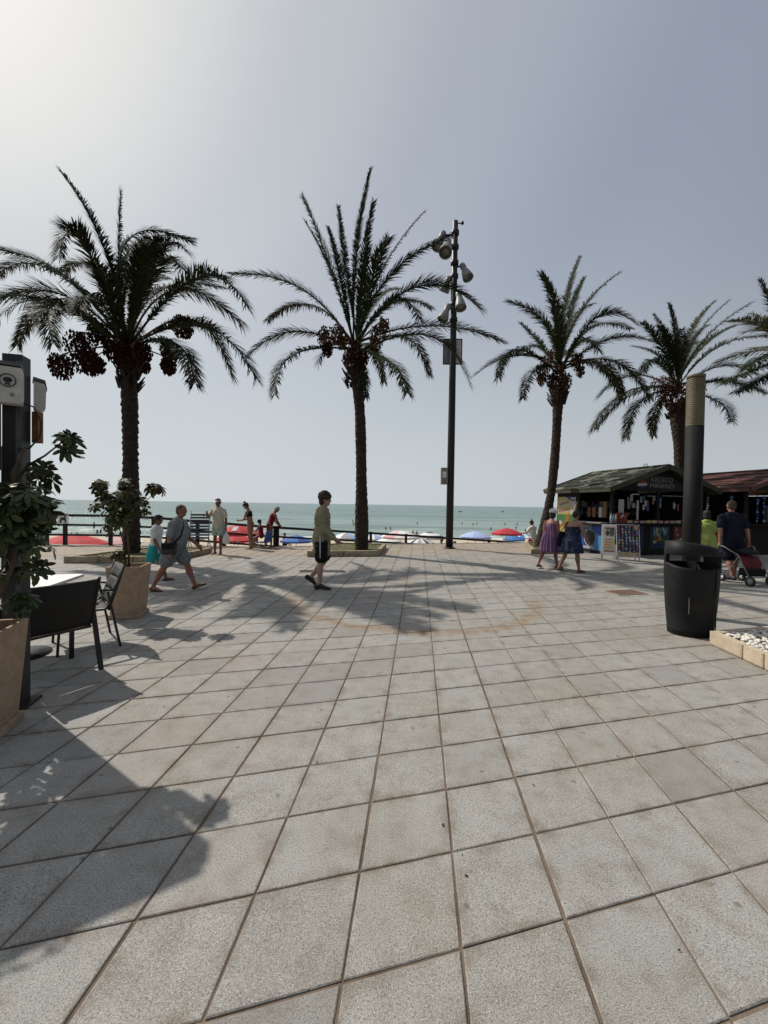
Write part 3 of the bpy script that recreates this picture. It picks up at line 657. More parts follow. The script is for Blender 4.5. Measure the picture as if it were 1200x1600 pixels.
plant('schefflera_plant', 'bushy variegated schefflera standing in front of the left palm trunk', P2 + Vector((0, 0, .60)),
      [([P2 + Vector((0, 0, .6)), at(201, 850, Y2), at(196, 800, Y2), at(190, 775, Y2)], .016), ([P2 + Vector((-.03, 0, .6)), at(193, 850, Y2 + .05), at(180, 800, Y2)], .013), ([at(200, 830, Y2), at(215, 795, Y2), at(240, 772, Y2)], .010), ([at(190, 820, Y2), at(172, 790, Y2), at(158, 770, Y2)], .010)],
      [(at(155, 758, Y2), .10, 13), (at(160, 772, Y2), .09, 9), (at(242, 764, Y2), .12, 17), (at(176, 785, Y2), .17, 26), (at(200, 772, Y2), .16, 24), (at(183, 808, Y2), .17, 30), (at(205, 800, Y2), .16, 22), (at(222, 785, Y2), .10, 8), (at(198, 754, Y2), .09, 8), (at(150, 792, Y2), .06, 4), (at(226, 802, Y2), .06, 4), (at(188, 868, Y2 - .05), .10, 8), (at(170, 826, Y2), .06, 4)], leafy_m, 22, .100)
# ================================================================== STREET FURNITURE
dark_m = mat('dark_painted_steel', (0.009, 0.0085, 0.0085), .5, .3, 8, spec=.45)
wood_m = mat('dark_brown_railing', (0.013, 0.010, 0.009), .7, .3, 14, .4, 60)
grey_m = mat('grey_steel', (0.20, 0.205, 0.21), .45, .2, 8, metal=.2)
white_m = mat('white_paint', (0.72, 0.72, 0.70), .55, .1, 6)
dirtyw_m = mat('stained_white_plastic', (0.46, 0.44, 0.39), .6, .3, 5, c2=(0.60, 0.59, 0.55))
black_m = mat('black_plastic', (0.013, 0.013, 0.013), .45, .3, 10, spec=.4)
red_m = mat('red_fabric', (0.10, 0.008, 0.010), .8, .15, 8)
rust_m = mat('rusty_brown_board', (0.19, 0.085, 0.035), .8, .3, 6)
def text(s, size, m, parent, loc, rot, name='lettering', depth=.004, align='CENTER', sx=1.0):
    c = bpy.data.curves.new(name, 'FONT'); c.body = s; c.size = size; c.extrude = depth; c.align_x = align; c.align_y = 'CENTER'; c.space_line = .95; c.resolution_u = 3
    t = bpy.data.objects.new('tmp', c); col.objects.link(t)
    me = bpy.data.meshes.new_from_object(t.evaluated_get(bpy.context.evaluated_depsgraph_get())); bpy.data.objects.remove(t); bpy.data.curves.remove(c)
    me.name = name; me.materials.clear(); me.materials.append(m)
    o = link(name, me, parent, loc); o.rotation_euler = rot; o.scale = (sx, 1, 1); return o

# ---- railing
railp = [(-30, 14.1), (-16, 14.35), (-9.0, 14.62), (-4.2, 15.0), (0.9, 17.0), (5.2, 18.3), (14, 20.75), (20, 22.5)]
def rail_pt(px):
    d = ray(px, 800)
    for (x0, y0), (x1, y1) in zip(railp, railp[1:]):
        # X = d.x*t, Y = d.y*t
        ex, ey = x1 - x0, y1 - y0; den = d.x * ey - d.y * ex
        if abs(den) < 1e-9: continue
        t = (x0 * ey - y0 * ex) / den
        X, Y = d.x * t, d.y * t
        if x0 - 1e-6 <= X <= x1 + 1e-6: return Vector((X, Y, 0))
def rail_top(x): return 1.07 if x < -8.8 else max(-1.6, 1.07 - .0715 * (x + 8.8))
def railing(pxs, label):
    pts = [rail_pt(p) if not isinstance(p, tuple) else Vector((*p, 0)) for p in pxs]
    root = empty('railing', pts[0], 0, label, 'railing'); o = pts[0]
    for p in pts:
        zt = rail_top(p.x); mb = MB(); mb.box((p.x - o.x, p.y - o.y, zt - .55), (.10, .10, 1.10)); mb.box((p.x - o.x, p.y - o.y, zt + .012), (.12, .12, .02)); mb.build('post', wood_m, root)
    for a, b in zip(pts, pts[1:]):
        for dz, hh in ((-.035, .085), (-.37, .07), (-.72, .07)):
            d = (b - a).normalized() * .053
            mb = MB(); mb.bar(Vector((a.x - o.x, a.y - o.y, rail_top(a.x) + dz)) + d, Vector((b.x - o.x, b.y - o.y, rail_top(b.x) + dz)) - d, .055, hh); mb.build('rail', wood_m, root)
    return root
railing([(-24, 14.22), (-20, 14.28), (-16.5, 14.34), 20, 73, 102, 173, 240, 309, 351, 430], 'dark brown three rail railing behind the left palm, level then starting to slope')
railing([434, 505, 580, 635, 700, 765, 850, 950, (14, 20.75)], 'dark brown railing running down the beach ramp behind the middle palm and mast')
p = rail_pt(102); root = empty('notice_sign', p + Vector((0, -.09, .93)), 0, 'small square notice with a red and black symbol fixed to a railing post', 'sign')
mb = MB(); mb.box((0, 0, 0), (.36, .015, .36)); mb.build('panel', white_m, root)
mb = MB()
mb.box((0, -.010, .11), (.26, .006, .05)); mb.box((0, -.010, -.02), (.20, .006, .10)); mb.box((.08, -.010, -.11), (.05, .006, .10)); mb.box((-.08, -.010, -.11), (.05, .006, .10)); mb.build('symbol', mat('sign_black', (.03, .02, .02), .6), root)
mb = MB(); mb.bar((-.13, -.0145, -.13), (.13, -.0145, .13), .03, .004, up=(0, 1, 0)); mb.build('symbol_stroke', red_m, root)

# ---- floodlight mast
mb0 = gnd(702, 857); Ym = mb0.y
root = empty('floodlight_mast', mb0, 0, 'tall black mast carrying six white floodlights, beside the middle palm', 'lamp post')
topz = (at(707, 346, Ym)).z
mb = MB(); mb.lathe([(.135, 0), (.132, 4), (.115, 8), (.10, topz), (.03, topz + .03)], 16); mb.lathe([(.22, 0), (.22, .03), (.15, .05)], 16); mb.build('pole', dark_m, root)
for y in (364, 386, 411, 432, 476, 500):
    z = at(706, y, Ym).z; mb = MB(); mb.lathe([(.12, z - .08), (.145, z - .07), (.145, z + .07), (.12, z + .08)], 16); mb.build('collar', dark_m, root)
mb = MB(); mb.bar((.08, 0, topz - .06), (.24, 0, topz - .06), .03, .03); mb.ell((.26, 0, topz - .05), (.06, .06, .07), n=8, m=6); mb.build('antenna_knob', dark_m, root)
flood_m = mat('floodlight_white', (0.22, 0.22, 0.215), .5, .12, 8); glass_m = mat('floodlight_glass', (0.18, 0.19, 0.17), .15, .1, 4, spec=.6)
def flood(neck, mouth, dn, dm, r):
    n = at(*neck, Ym + dn) - mb0; m = at(*mouth, Ym + dm) - mb0; ax = (m - n).normalized(); L = (m - n).length + .05
    rot = ax.to_track_quat('Z', 'Y').to_matrix()
    mb = MB(); mb.lathe([(.03, -.16), (.10, -.14), (.115, 0), (.10, .07), (r * .55, .12), (r * .82, L * .55), (r * .97, L * .85), (r, L), (r * .96, L), (r * .93, L * .84)], 20, n, axis=rot, cap=False); h = mb.build('floodlight', flood_m, root)
    mb = MB(); mb.lathe([(.0, L * .83), (r * .93, L * .83), (r * .93, L * .86), (0, L * .87)], 20, n, axis=rot); mb.build('lens', glass_m, h)
    mb = MB(); z = n.z; mb.tube([(0, 0, z + .02), n - ax * .05], .03, 6); mb.build('bracket_arm', dark_m, h)
flood((691, 368), (683, 386), -.05, -.15, .20); flood((700, 380), (696, 394), -.20, -.62, .23); flood((724, 418), (731, 433), .0, -.15, .20)
flood((700, 439), (694, 454), .12, .25, .20); flood((717, 462), (720, 480), -.25, -.42, .20); flood((699, 482), (692, 498), -.08, -.12, .20)
for i, (x0, x1, m_) in enumerate(((695, 706, grey_m), (708, 721.5, dirtyw_m))):
    a = at(x0, 528, Ym); b = at(x1, 566, Ym); mb = MB(); mb.box(((a.x + b.x) / 2 - mb0.x, .17, (a.z + b.z) / 2), (b.x - a.x, .04, a.z - b.z)); q = mb.build('panel', m_, root)
    mb = MB(); cx = (a.x + b.x) / 2 - mb0.x; hz = (a.z - b.z) / 2; hx = (b.x - a.x) / 2 + .02; zc = (a.z + b.z) / 2
    for s in (-1, 1): mb.box((cx + s * hx, .165, zc), (.03, .06, hz * 2 + .06)); mb.box((cx, .165, zc + s * (hz + .015)), (hx * 2 - .032, .06, .03))
    mb.build('panel_frame', dark_m, q)
a = at(689, 731, Ym); b = at(699, 757, Ym)
mb = MB(); mb.box(((a.x + b.x) / 2 - mb0.x, -.02, (a.z + b.z) / 2), (b.x - a.x, .22, a.z - b.z)); bx = mb.build('control_box', mat('box_grey_brown', (.20, .185, .16), .6), root, bevel=.01)
mb = MB(); mb.box(((a.x + b.x) / 2 - mb0.x - .01, -.135, (a.z + b.z) / 2 + .05), ((b.x - a.x) * .55, .006, .22)); mb.build('notice', white_m, bx)

# ---- lamp column
b = gnd(1082, 962); b.x = at(1077, 960, b.y).x; Yl = b.y
root = empty('lamp_column', b, 0, 'thick dark lamp column with a pale gold louvred top, behind the litter bin', 'lamp post')
z0 = at(1082, 667, Yl).z; z1 = at(1083, 590, Yl).z; r = .115
mb = MB(); mb.lathe([(r, 0), (r, z0)], 28); mb.build('shaft', mat('column_grey', (.008, .008, .0085), .7, .15, 5, spec=.2), root)
gold_m = mat('louvre_gold', (0.115, 0.100, 0.060), .6, .15, 5, metal=.1)
mb = MB(); prof = []; k = int((z1 - z0) / .028)
for q in range(k): z = z0 + .004 + q * .028; prof += [(r * .965, z), (r * 1.0, z + .004), (r * 1.0, z + .018), (r * .965, z + .025)]
mb.lathe(prof, 28, smooth=False); mb.build('louvre', gold_m, root)
mb = MB(); mb.lathe([(r * 1.02, z1 - .01), (r * 1.02, z1 + .03), (r * .8, z1 + .04)], 28); mb.build('cap', gold_m, root)
mb = MB(); mb.lathe([(r + .07, 0), (r + .07, .025), (r + .005, .03)], 28); mb.build('base_flange', dark_m, root)

# ---- litter bin
bin_m = mat('bin_plastic', (0.0062, 0.0065, 0.0068), .6, .25, 5, .25, 120, spec=.25, c2=(0.016, 0.0155, 0.0145), lo=.52, hi=.78, bdist=.004)
b = gnd(1088, 996); root = empty('litter_bin', b + Vector((.035, .16, 0)), R(-6), 'big dark grey litter bin with a sloping lid, beside the white pebble bed', 'litter bin')
def oval(n, a, bb, z, p=2.4):
    out = []
    for k in range(n):
        t = 2 * math.pi * k / n; c, s = math.cos(t), math.sin(t)
        out.append(Vector((a * abs(c) ** (2 / p) * (1 if c >= 0 else -1), bb * abs(s) ** (2 / p) * (1 if s >= 0 else -1), z)))
    return out
def rings(mb, rs, cap0=True, cap1=True, mi=0, sm=True):
    n = len(rs[0]); vs = [v for r_ in rs for v in r_]; fs = [(i * n + k, i * n + (k + 1) % n, (i + 1) * n + (k + 1) % n, (i + 1) * n + k) for i in range(len(rs) - 1) for k in range(n)]
    mb.add(vs, fs, mi, sm)
    if cap0: mb.add(rs[0], [tuple(range(n - 1, -1, -1))], mi)
    if cap1: mb.add(rs[-1], [tuple(range(n))], mi)
n = 40
def rim_z(v): return .90 - .05 * max(0, -v.y / .27)           # mouth dips towards the front
outer = [oval(n, .265, .225, .0), oval(n, .272, .232, .06), oval(n, .274, .234, .062), oval(n, .27, .23, .07), oval(n, .30, .255, .35), oval(n, .320, .272, .65), oval(n, .325, .276, .85)]
last = oval(n, .323, .275, 0); inn = oval(n, .295, .25, 0); inb = oval(n, .25, .21, .12)
for v in last: v.z = rim_z(v)
for v in inn: v.z = rim_z(v)
for v in outer[-1]: v.z = rim_z(v) - .03
mb = MB(); rings(mb, outer + [last, inn, inb]); mb.build('bin_body', bin_m, root)
lo = oval(n, .318, .272, 0); hi = oval(n, .326, .278, 0); tp = oval(n, .31, .265, 0); tt = oval(n, .20, .17, 0)
for L_, dz in ((lo, 1.0), (hi, 1.02), (tp, 1.13), (tt, 1.155)):
    for v in L_: v.z = dz - .045 * (v.x / .33) * (1 if dz > 1.05 else .0) + (.0 if dz > 1.05 else .01)
mb = MB(); rings(mb, [lo, hi, tp, tt]); mb.build('lid', bin_m, root)
mb = MB()                                      # side panel joining body and lid on the right
idx = [k for k in range(n) if math.cos(2 * math.pi * k / n) > .80]; idx = sorted(idx, key=lambda k: math.sin(2 * math.pi * k / n))
ro = oval(n, .330, .282, 0); ri = oval(n, .306, .262, 0); m = len(idx)
vs = [Vector((ro[k].x, ro[k].y, z)) for z in (.80, 1.07) for k in idx] + [Vector((ri[k].x, ri[k].y, z)) for z in (.80, 1.07) for k in idx]
fs = []
for k in range(m - 1): fs += [(k, k + 1, m + k + 1, m + k), (2 * m + k + 1, 2 * m + k, 3 * m + k, 3 * m + k + 1), (m + k, m + k + 1, 3 * m + k + 1, 3 * m + k), (k + 1, k, 2 * m + k, 2 * m + k + 1)]
fs += [(0, m, 3 * m, 2 * m), (m - 1, 3 * m - 1, 4 * m - 1, 2 * m - 1)]
mb.add(vs, fs, 0, False); mb.build('side_panel', bin_m, root)
mb = MB(); mb.box((-.24, .17, .94), (.05, .05, .20)); mb.build('lid_post', bin_m, root)
mb = MB(); mb.box((.175, -.2515, .45), (.008, .012, .80)); mb.build('door_seam', black_m, root)
mb = MB(); mb.box((-.17, -.2585, .40), (.008, .012, .20)); mb.build('scratch_strip', mat('worn_strip', (.09, .08, .065), .7), root)

# ---- pebble bed with kerb
kerb_m = mat('kerb_block_stone', (0.47, 0.385, 0.28), .9, .14, 6, .5, 70)
root.scale = (.90, .90, 1.0)
c0 = gnd(1107, 1006); e1 = Vector((-.06, -.82, 0)).normalized(); e2 = Vector((.965, .262, 0))
root = empty('pebble_bed', c0, 0, 'raised bed of white pebbles with pale stone kerb at the right edge', 'planter bed')
hk = .155; kw = .085
q = 0.0; lens = [.50, .27, .45, .42, .48, .4]
for L in lens:
    a = e1 * (q + .004); bb = e1 * (q + L - .004); n_ = Vector((-e1.y, e1.x, 0)); q += L
    n_ = n_ if n_.dot(e2) > 0 else -n_
    mb = MB(); P4 = [a, bb, bb + n_ * kw, a + n_ * kw]; mb.prism([(p.x, p.y) for p in P4], 0, hk + rt.uniform(-.004, .004)); o = mb.build('kerb_block', kerb_m, root, bevel=.02)
q = kw + .006
for L in (.55, .45, .5, .5, .5, .5):
    a = e2 * q; bb = e2 * (q + L - .008); n_ = Vector((e2.y, -e2.x, 0)); q += L
    mb = MB(); P4 = [a, bb, bb + n_ * kw, a + n_ * kw]; mb.prism([(p.x, p.y) for p in P4], 0, hk + rt.uniform(-.004, .004)); mb.build('kerb_block', kerb_m, root, bevel=.02)
n_ = Vector((-e1.y, e1.x, 0)); n_ = n_ if n_.dot(e2) > 0 else -n_; m2 = Vector((e2.y, -e2.x, 0))
i0 = e2 * .09 + m2 * .09
mb = MB(); P4 = [i0, i0 + e1 * 2.3, i0 + e1 * 2.3 + e2 * 2.6, i0 + e2 * 2.8]; mb.prism([(p.x, p.y) for p in P4], 0, .105); mb.build('bed_floor', soil_m, root)
peb_m = mat('white_pebble', (0.58, 0.54, 0.47), .75, .12, 15, .3, 60, c2=(0.76, 0.73, 0.67)); pme = []
for k in range(6):
    mb = MB(); mb.ell((0, 0, 0), (rt.uniform(.024, .034), rt.uniform(.018, .027), rt.uniform(.013, .02)), n=7, m=5)
    pme.append(mb.mesh('pebble', peb_m))
rp = random.Random(11); big = MB(); cnt = 0
pebs = []
for k in range(2600):
    s, t = rp.uniform(0, 2.25), rp.uniform(0, 2.3); p = i0 + e1 * s + e2 * t; p.z = .118 + rp.uniform(0, .035)
    pebs.append(p)
pebs.sort(key=lambda p: (p + c0).x * 1.0 / max(.1, (p + c0).y))
seen = [p for p in pebs if (lambda r_: r_ is not None and r_[0] < 1215)(proj(p + c0))]
for p in seen[:280]:
    o = link('pebble', rp.choice(pme), root); o.location = p; o.rotation_euler = (rp.uniform(-.5, .5), rp.uniform(-.5, .5), rp.uniform(0, 6.28))
rest = [p for p in pebs if p not in seen[:280]]
for p in rest:
    rot = Matrix.Rotation(rp.uniform(0, 6.28), 3, 'Z') @ Matrix.Rotation(rp.uniform(-.5, .5), 3, 'X')
    big.ell(p, (rp.uniform(.024, .034), rp.uniform(.018, .027), rp.uniform(.013, .02)), rot, 6, 4)
tag(big.build('pebble_cover', peb_m, root), kind='stuff')

# ---- drain grate and covers in the paving
grate_m = mat('grate_iron', (.05, .045, .04), .6); g = gnd(504, 893); root = empty('drain_grate', Vector((g.x, g.y, 0)), R(3), 'long narrow slotted drain grate in the paving behind the man in a beige shirt', 'drain')
mb = MB(); mb.box((0, 0, .004), (1.02, .20, .006)); mb.build('channel', mat('drain_dark', (.03, .027, .024), .8), root)
mb = MB()
for s in (-1, 1): mb.box((0, s * .10, .012), (1.06, .02, .014))
for s in (-1, 1): mb.box((s * .52, 0, .012), (.02, .178, .014))
mb.build('frame', grey_m, root)
for k in range(24):
    mb = MB(); mb.box((-.49 + k * .0426, 0, .0125), (.017, .178, .011)); mb.build('bar', mat('grate_iron', (.05, .045, .04), .6), root)
g = gnd(978, 926); root = empty('utility_cover', Vector((g.x, g.y, 0)), R(14), 'flat rusty brown inspection cover in the shaded paving before the kiosk', 'drain cover')
mb = MB(); mb.box((0, 0, .006), (.62, .36, .008)); mb.build('plate', mat('rusty_plate', (.115, .068, .045), .8, .3, 12, .4, 60), root)
mb = MB()
for s in (-1, 1): mb.box((0, s * .19, .006), (.66, .018, .012)); mb.box((s * .32, 0, .006), (.018, .36, .012))
mb.build('frame', stone_m, root)

# ---- cafe terrace: post, awning cassettes, chairs, table
post = Vector((-2.80, 3.17, 0)); root = empty('terrace_post', post, R(14), 'dark square terrace post with cables, rising behind the near left plant', 'post')
ph = 2.66
mb = MB(); mb.box((0, 0, ph / 2), (.125, .12, ph)); mb.box((0, 0, .01), (.24, .22, .02)); mb.build('shaft', mat('post_anthracite', (.014, .014, .015), .5, .2, 8), root, bevel=.004)
mb = MB(); mb.box((.044, -.0625, ph * .62), (.034, .006, ph * .72)); mb.build('cover_strip', mat('post_grey_strip', (.075, .078, .082), .5), root)
mb = MB(); mb.box((-.10, -.06, 1.85), (.028, .028, 1.55)); mb.build('conduit', mat('conduit_beige', (.20, .17, .13), .7), root)
mb = MB()
pts = [(.06, -.075, 2.30), (.15, -.08, 2.27), (.20, -.08, 2.16), (.19, -.08, 2.05), (.12, -.075, 1.96), (.05, -.075, 1.95)]; mb.tube(pts, .0065, 6)
pts = [(-.09, -.085, 2.12), (-.14, -.09, 2.05), (-.20, -.09, 2.03), (-.34, -.09, 2.10)]; mb.tube(pts, .0065, 6); mb.build('cable', black_m, root)
roofp_m = mat('awning_hood_dark', (.10, .105, .10), .6)
def cassette(label, a, b, z0, z1, dep, side):
    """awning box from a to b (world xy) hanging on the post"""
    a = Vector((*a, 0)); b = Vector((*b, 0)); d = (b - a).normalized(); L = (b - a).length; n_ = Vector((-d.y, d.x, 0)) * side
    root = empty('awning_cassette', a, 0, label, 'awning', 'rolled awnings of the terrace')
    h = z1 - z0; prof = [(0, 0), (.55, -.02), (.95, .12), (1, .8), (.85, .95), (0, 1)]
    mb = MB(); P = [n_ * (u * dep) + Vector((0, 0, z0 + v * h)) for u, v in prof]; m = len(P); Q = [p + d * L for p in P]
    mb.add(P + Q, [tuple(range(m)), tuple(range(2 * m - 1, m - 1, -1))] + [((k + 1) % m, k, m + k, m + (k + 1) % m) for k in range(m)]); mb.build('housing', dirtyw_m, root)
    mb = MB(); P = [n_ * (u * dep) + Vector((0, 0, z1 + v)) for u, v in ((-.06, .012), (.9, -.005), (1.06, -.06), (1.08, -.045), (.92, .02), (-.06, .035))]; Q = [p + d * L for p in P]; m = 6
    mb.add(P + Q, [tuple(range(m)), tuple(range(2 * m - 1, m - 1, -1))] + [((k + 1) % m, k, m + k, m + (k + 1) % m) for k in range(m)]); mb.build('hood', roofp_m, root)
    return root, d, n_
u_ = Vector((-.83, -.56, 0))
r1, d_, n_ = cassette('stained white awning box with a round black emblem, left of the terrace post', (-2.655, 3.045), (-2.655 + u_.x * 2.2, 3.045 + u_.y * 2.2), 2.27, 2.53, .13, -1)
r1.location = r1.location
# round emblem on the end plate of the box
em = MB(); em.lathe([(.042, 0), (.048, 0), (.048, .004), (.042, .004)], 20, cap=False); em.ell((0, .004, .002), (.026, .02, .003), n=10, m=4); em.box((0, -.026, .002), (.03, .012, .003))
o = em.build('emblem', black_m, r1); face = -n_.normalized(); o.location = n_ * -.003 + d_ * .075 + Vector((0, 0, 2.43)); o.rotation_euler = face.to_track_quat('Z', 'Y').to_euler()
em = MB(); em.box((0, 0, 0), (.022, .022, .004)); o = em.build('warning_mark', mat('faded_print', (.22, .21, .19), .7), r1); o.location = n_ * -.003 + d_ * .05 + Vector((0, 0, 2.33)); o.rotation_euler = face.to_track_quat('Z', 'Y').to_euler()
cassette('plain white awning box on the seaward side of the terrace post', (post.x + .055, post.y + .09), (post.x - .045, post.y + .20), 2.27, 2.50, .075, -1)
mb = MB(); mb.box((0, 0, 0), (.05, .05, .24)); o = mb.build('rolled_blind', rust_m, None, post + Vector((.075, .10, 2.14))); tag(o, 'rust brown rolled blind end hanging under the white awning box', 'blind')
mb = MB(); mb.box((0, 0, 0), (.05, .35, .55)); o = mb.build('rolled_blind', rust_m, None, post + Vector((-.22, -.15, 2.07))); o.rotation_euler = (0, 0, R(-38)); tag(o, 'dark red brown blind edge at the far left beside the stained awning box', 'blind')
tealm = mat('screen_teal', (.05, .12, .13), .3)
root = empty('wind_screen', (post.x - .20, post.y + .12, 0), R(-38), 'clear weather screen with thin teal bars at the far left edge', 'screen')
clear_m, nt_, P_ = nodes('clear_film'); P_.inputs['Transmission Weight'].default_value = 1; P_.inputs['Roughness'].default_value = .02; P_.inputs['IOR'].default_value = 1.01; P_.inputs['Base Color'].default_value = (.9, .95, .95, 1)
mb = MB(); mb.box((-.30, 0, 1.35), (.6, .004, 1.2)); mb.build('film', clear_m, root)
for x in (-.02, -.09, -.58):
    mb = MB(); mb.box((x, 0, 1.35), (.014, .014, 1.3)); mb.build('bar', tealm, root)

sling_m = mat('chair_sling', (0.016, 0.0145, 0.0135), .75, .15, 40, .3, 300, bdist=.002); slingl_m = mat('chair_sling_face', (0.055, 0.053, 0.05), .75, .15, 40, .3, 300, bdist=.002)
frame_m = mat('chair_frame', (0.010, 0.0095, 0.0095), .4, .2, 10)
def sheet(mb, profile, w0, th, curve=.0, seg=8, mi=0):
    """sling: swept profile [(y,z,halfwidth)] sagging between the side tubes"""
    vs = []; n = seg + 1
    for off in (0, 1):
        for y, z, hw in profile:
            for k in range(n):
                t = -1 + 2 * k / seg; sag = curve * (1 - t * t); vs.append((t * hw, y - off * th * .6 - sag * .9, z - off * th * .8))
    m = len(profile); fs = []
    for i in range(m - 1):
        for k in range(seg):
            a = i * n + k; fs.append((a, a + 1, a + n + 1, a + n)); b_ = m * n + a; fs.append((b_ + 1, b_, b_ + n, b_ + n + 1))
    for i in range(m - 1):
        for a, s in ((i * n, 0), (i * n + seg, 1)): b_ = m * n + a; fs.append((a, a + n, b_ + n, b_) if s == 0 else (a + n, a, b_, b_ + n))
    for k in range(seg):
        fs.append((k + 1, k, m * n + k, m * n + k + 1)); a = (m - 1) * n + k; fs.append((a, a + 1, m * n + a + 1, m * n + a))
    mb.add(vs, fs, mi, True)
def chair(label, loc, rz):
    root = empty('terrace_chair', loc, rz, label, 'chair', 'terrace chairs at the white table')
    hw = .255
    mb = MB(); sheet(mb, [(.24, .425, hw - .01), (.20, .44, hw - .01), (0, .425, hw - .01), (-.16, .415, hw - .01), (-.20, .43, hw - .01)], .5, .016, .0); mb.build('seat', [slingl_m], root)
    bp_ = [(-.20, .43, hw - .012), (-.235, .50, hw - .012), (-.285, .68, hw), (-.335, .86, hw + .005)]
    mb = MB(); sheet(mb, bp_, .5, .014, .03); bk = mb.build('backrest', [sling_m], root)
    mb = MB()
    for i in range(3):     # padded front of the backrest, three cushions with seams
        y0, z0_ = -.205 - .048 * i, .455 + .135 * i; y1, z1_ = y0 - .042, z0_ + .118
        sheet(mb, [(y0 + .012, z0_, hw - .03), (y0 + .016 - .01, z0_ + .03, hw - .028), (y1 + .018, z1_ - .03, hw - .028), (y1 + .012, z1_, hw - .03)], .5, .008, .03)
    mb.build('back_padding', [slingl_m], bk)
    mb = MB()
    for s in (-1, 1): mb.tube([(s * (hw + .004), .25, .43), (s * (hw + .004), .0, .418), (s * (hw + .004), -.17, .412), (s * (hw + .004), -.225, .47), (s * (hw + .006), -.29, .68), (s * (hw + .01), -.345, .875)], .014, 8)
    mb.bar((-hw, -.212, .405), (hw, -.212, .405), .03, .022); mb.bar((-hw, .235, .41), (hw, .235, .41), .03, .022); mb.build('frame', frame_m, root)
    for s in (-1, 1):
        for a, b_ in (((s * (hw + .02), -.19, .60), (s * (hw + .045), -.305, 0)), ((s * (hw + .02), .20, .63), (s * (hw + .03), .235, 0))):
            d = (Vector(b_) - Vector(a)).normalized(); mb = MB(); mb.bar(a, b_, .022, .038, up=(1, 0, 0)); mb.build('leg', frame_m, root)
        mb = MB(); mb.loft([(s * (hw + .03), .25, .615), (s * (hw + .03), .19, .645), (s * (hw + .03), -.05, .635), (s * (hw + .02), -.26, .61)], [(.026, .011)] * 4, 8, side=(1, 0, 0)); mb.build('armrest', frame_m, root)
    return root
f1 = Vector((-.85, .50, 0)).normalized(); m1 = (gnd(143, 1049) + gnd(50, 1081)) / 2 + f1 * .305
chair('dark terrace chair turned away from the viewer, in front of the white table', m1, math.atan2(f1.y, f1.x) - math.pi / 2)
f2 = Vector((-.74, -.67, 0)).normalized(); rr_ = gnd(188, 1009); m2_ = rr_ + f2 * .305 + Vector((f2.y, -f2.x, 0)) * -.30
sd = Vector((f2.y, -f2.x, 0))
m2_ = rr_ + f2 * .305 + (Vector((-f2.y, f2.x, 0)) * -.30 if Vector((-f2.y, f2.x, 0)).y < 0 else Vector((-f2.y, f2.x, 0)) * .30)
chair('dark terrace chair with padded back seen from the side, beside the smaller pot', m2_, math.atan2(f2.y, f2.x) - math.pi / 2)
root = empty('cafe_table', (-3.66, 4.18, 0), R(12), 'white topped cafe table behind the near chair', 'table')
mb = MB(); mb.box((0, 0, .735), (.80, .80, .03)); mb.build('table_top', white_m, root, bevel=.006)
mb = MB(); mb.lathe([(.04, .02), (.04, .72)], 14); mb.build('pedestal', frame_m, root)
mb = MB(); mb.lathe([(.26, 0), (.26, .012), (.06, .03)], 24); mb.build('foot', frame_m, root)

# ================================================================== KIOSKS
roofg_m = mat('green_roof_sheet', (0.028, 0.031, 0.022), .8, .3, 1.3, .3, 12, spec=.15, c2=(0.15, 0.152, 0.12), lo=.51, hi=.57)
barge_m = mat('green_bargeboard', (0.040, 0.042, 0.022), .75, .25, 5)
roofr_m = mat('red_brown_roof_sheet', (0.065, 0.027, 0.022), .8, .25, 1.8, .3, 12, spec=.15, c2=(0.12, 0.06, 0.05), lo=.45, hi=.62)
ktim_m = mat('kiosk_dark_timber', (0.010, 0.0065, 0.005), .8, .35, 8)
kin_m = mat('kiosk_inside', (0.010, 0.007, 0.006), .9, .3, 5)
kst_m = mat('kiosk_steel_counter', (0.22, 0.205, 0.19), .6, .15, 6)
def flat(c, name=None, rough=.5): return mat(name or 'print_%d' % len(bpy.data.materials), c, rough, .04, 3)
navy = flat((.008, .018, .06), 'print_navy'); blue = flat((.014, .06, .25), 'print_blue'); lblue = flat((.06, .20, .38), 'print_light_blue'); yel = flat((.42, .35, .09), 'print_yellow'); grn = flat((.035, .15, .035), 'print_green')
org = flat((.28, .11, .02), 'print_orange'); redp = flat((.17, .014, .014), 'print_red'); brn = flat((.16, .07, .03), 'print_brown'); wht = flat((.40, .40, .39), 'print_white'); crm = flat((.38, .30, .20), 'print_cream')
blk = flat((.012, .012, .012), 'print_black'); tealp = flat((.010, .035, .04), 'print_teal'); pnk = flat((.24, .06, .11), 'print_pink'); dgr = flat((.05, .06, .07), 'print_dark_grey'); lit = flat((.20, .20, .20), 'print_grey_white'); signblack = flat((.007, .009, .016), 'sign_black')
PR = [navy, blue, lblue, yel, grn, org, redp, brn, wht, crm, blk, tealp, pnk, dgr]
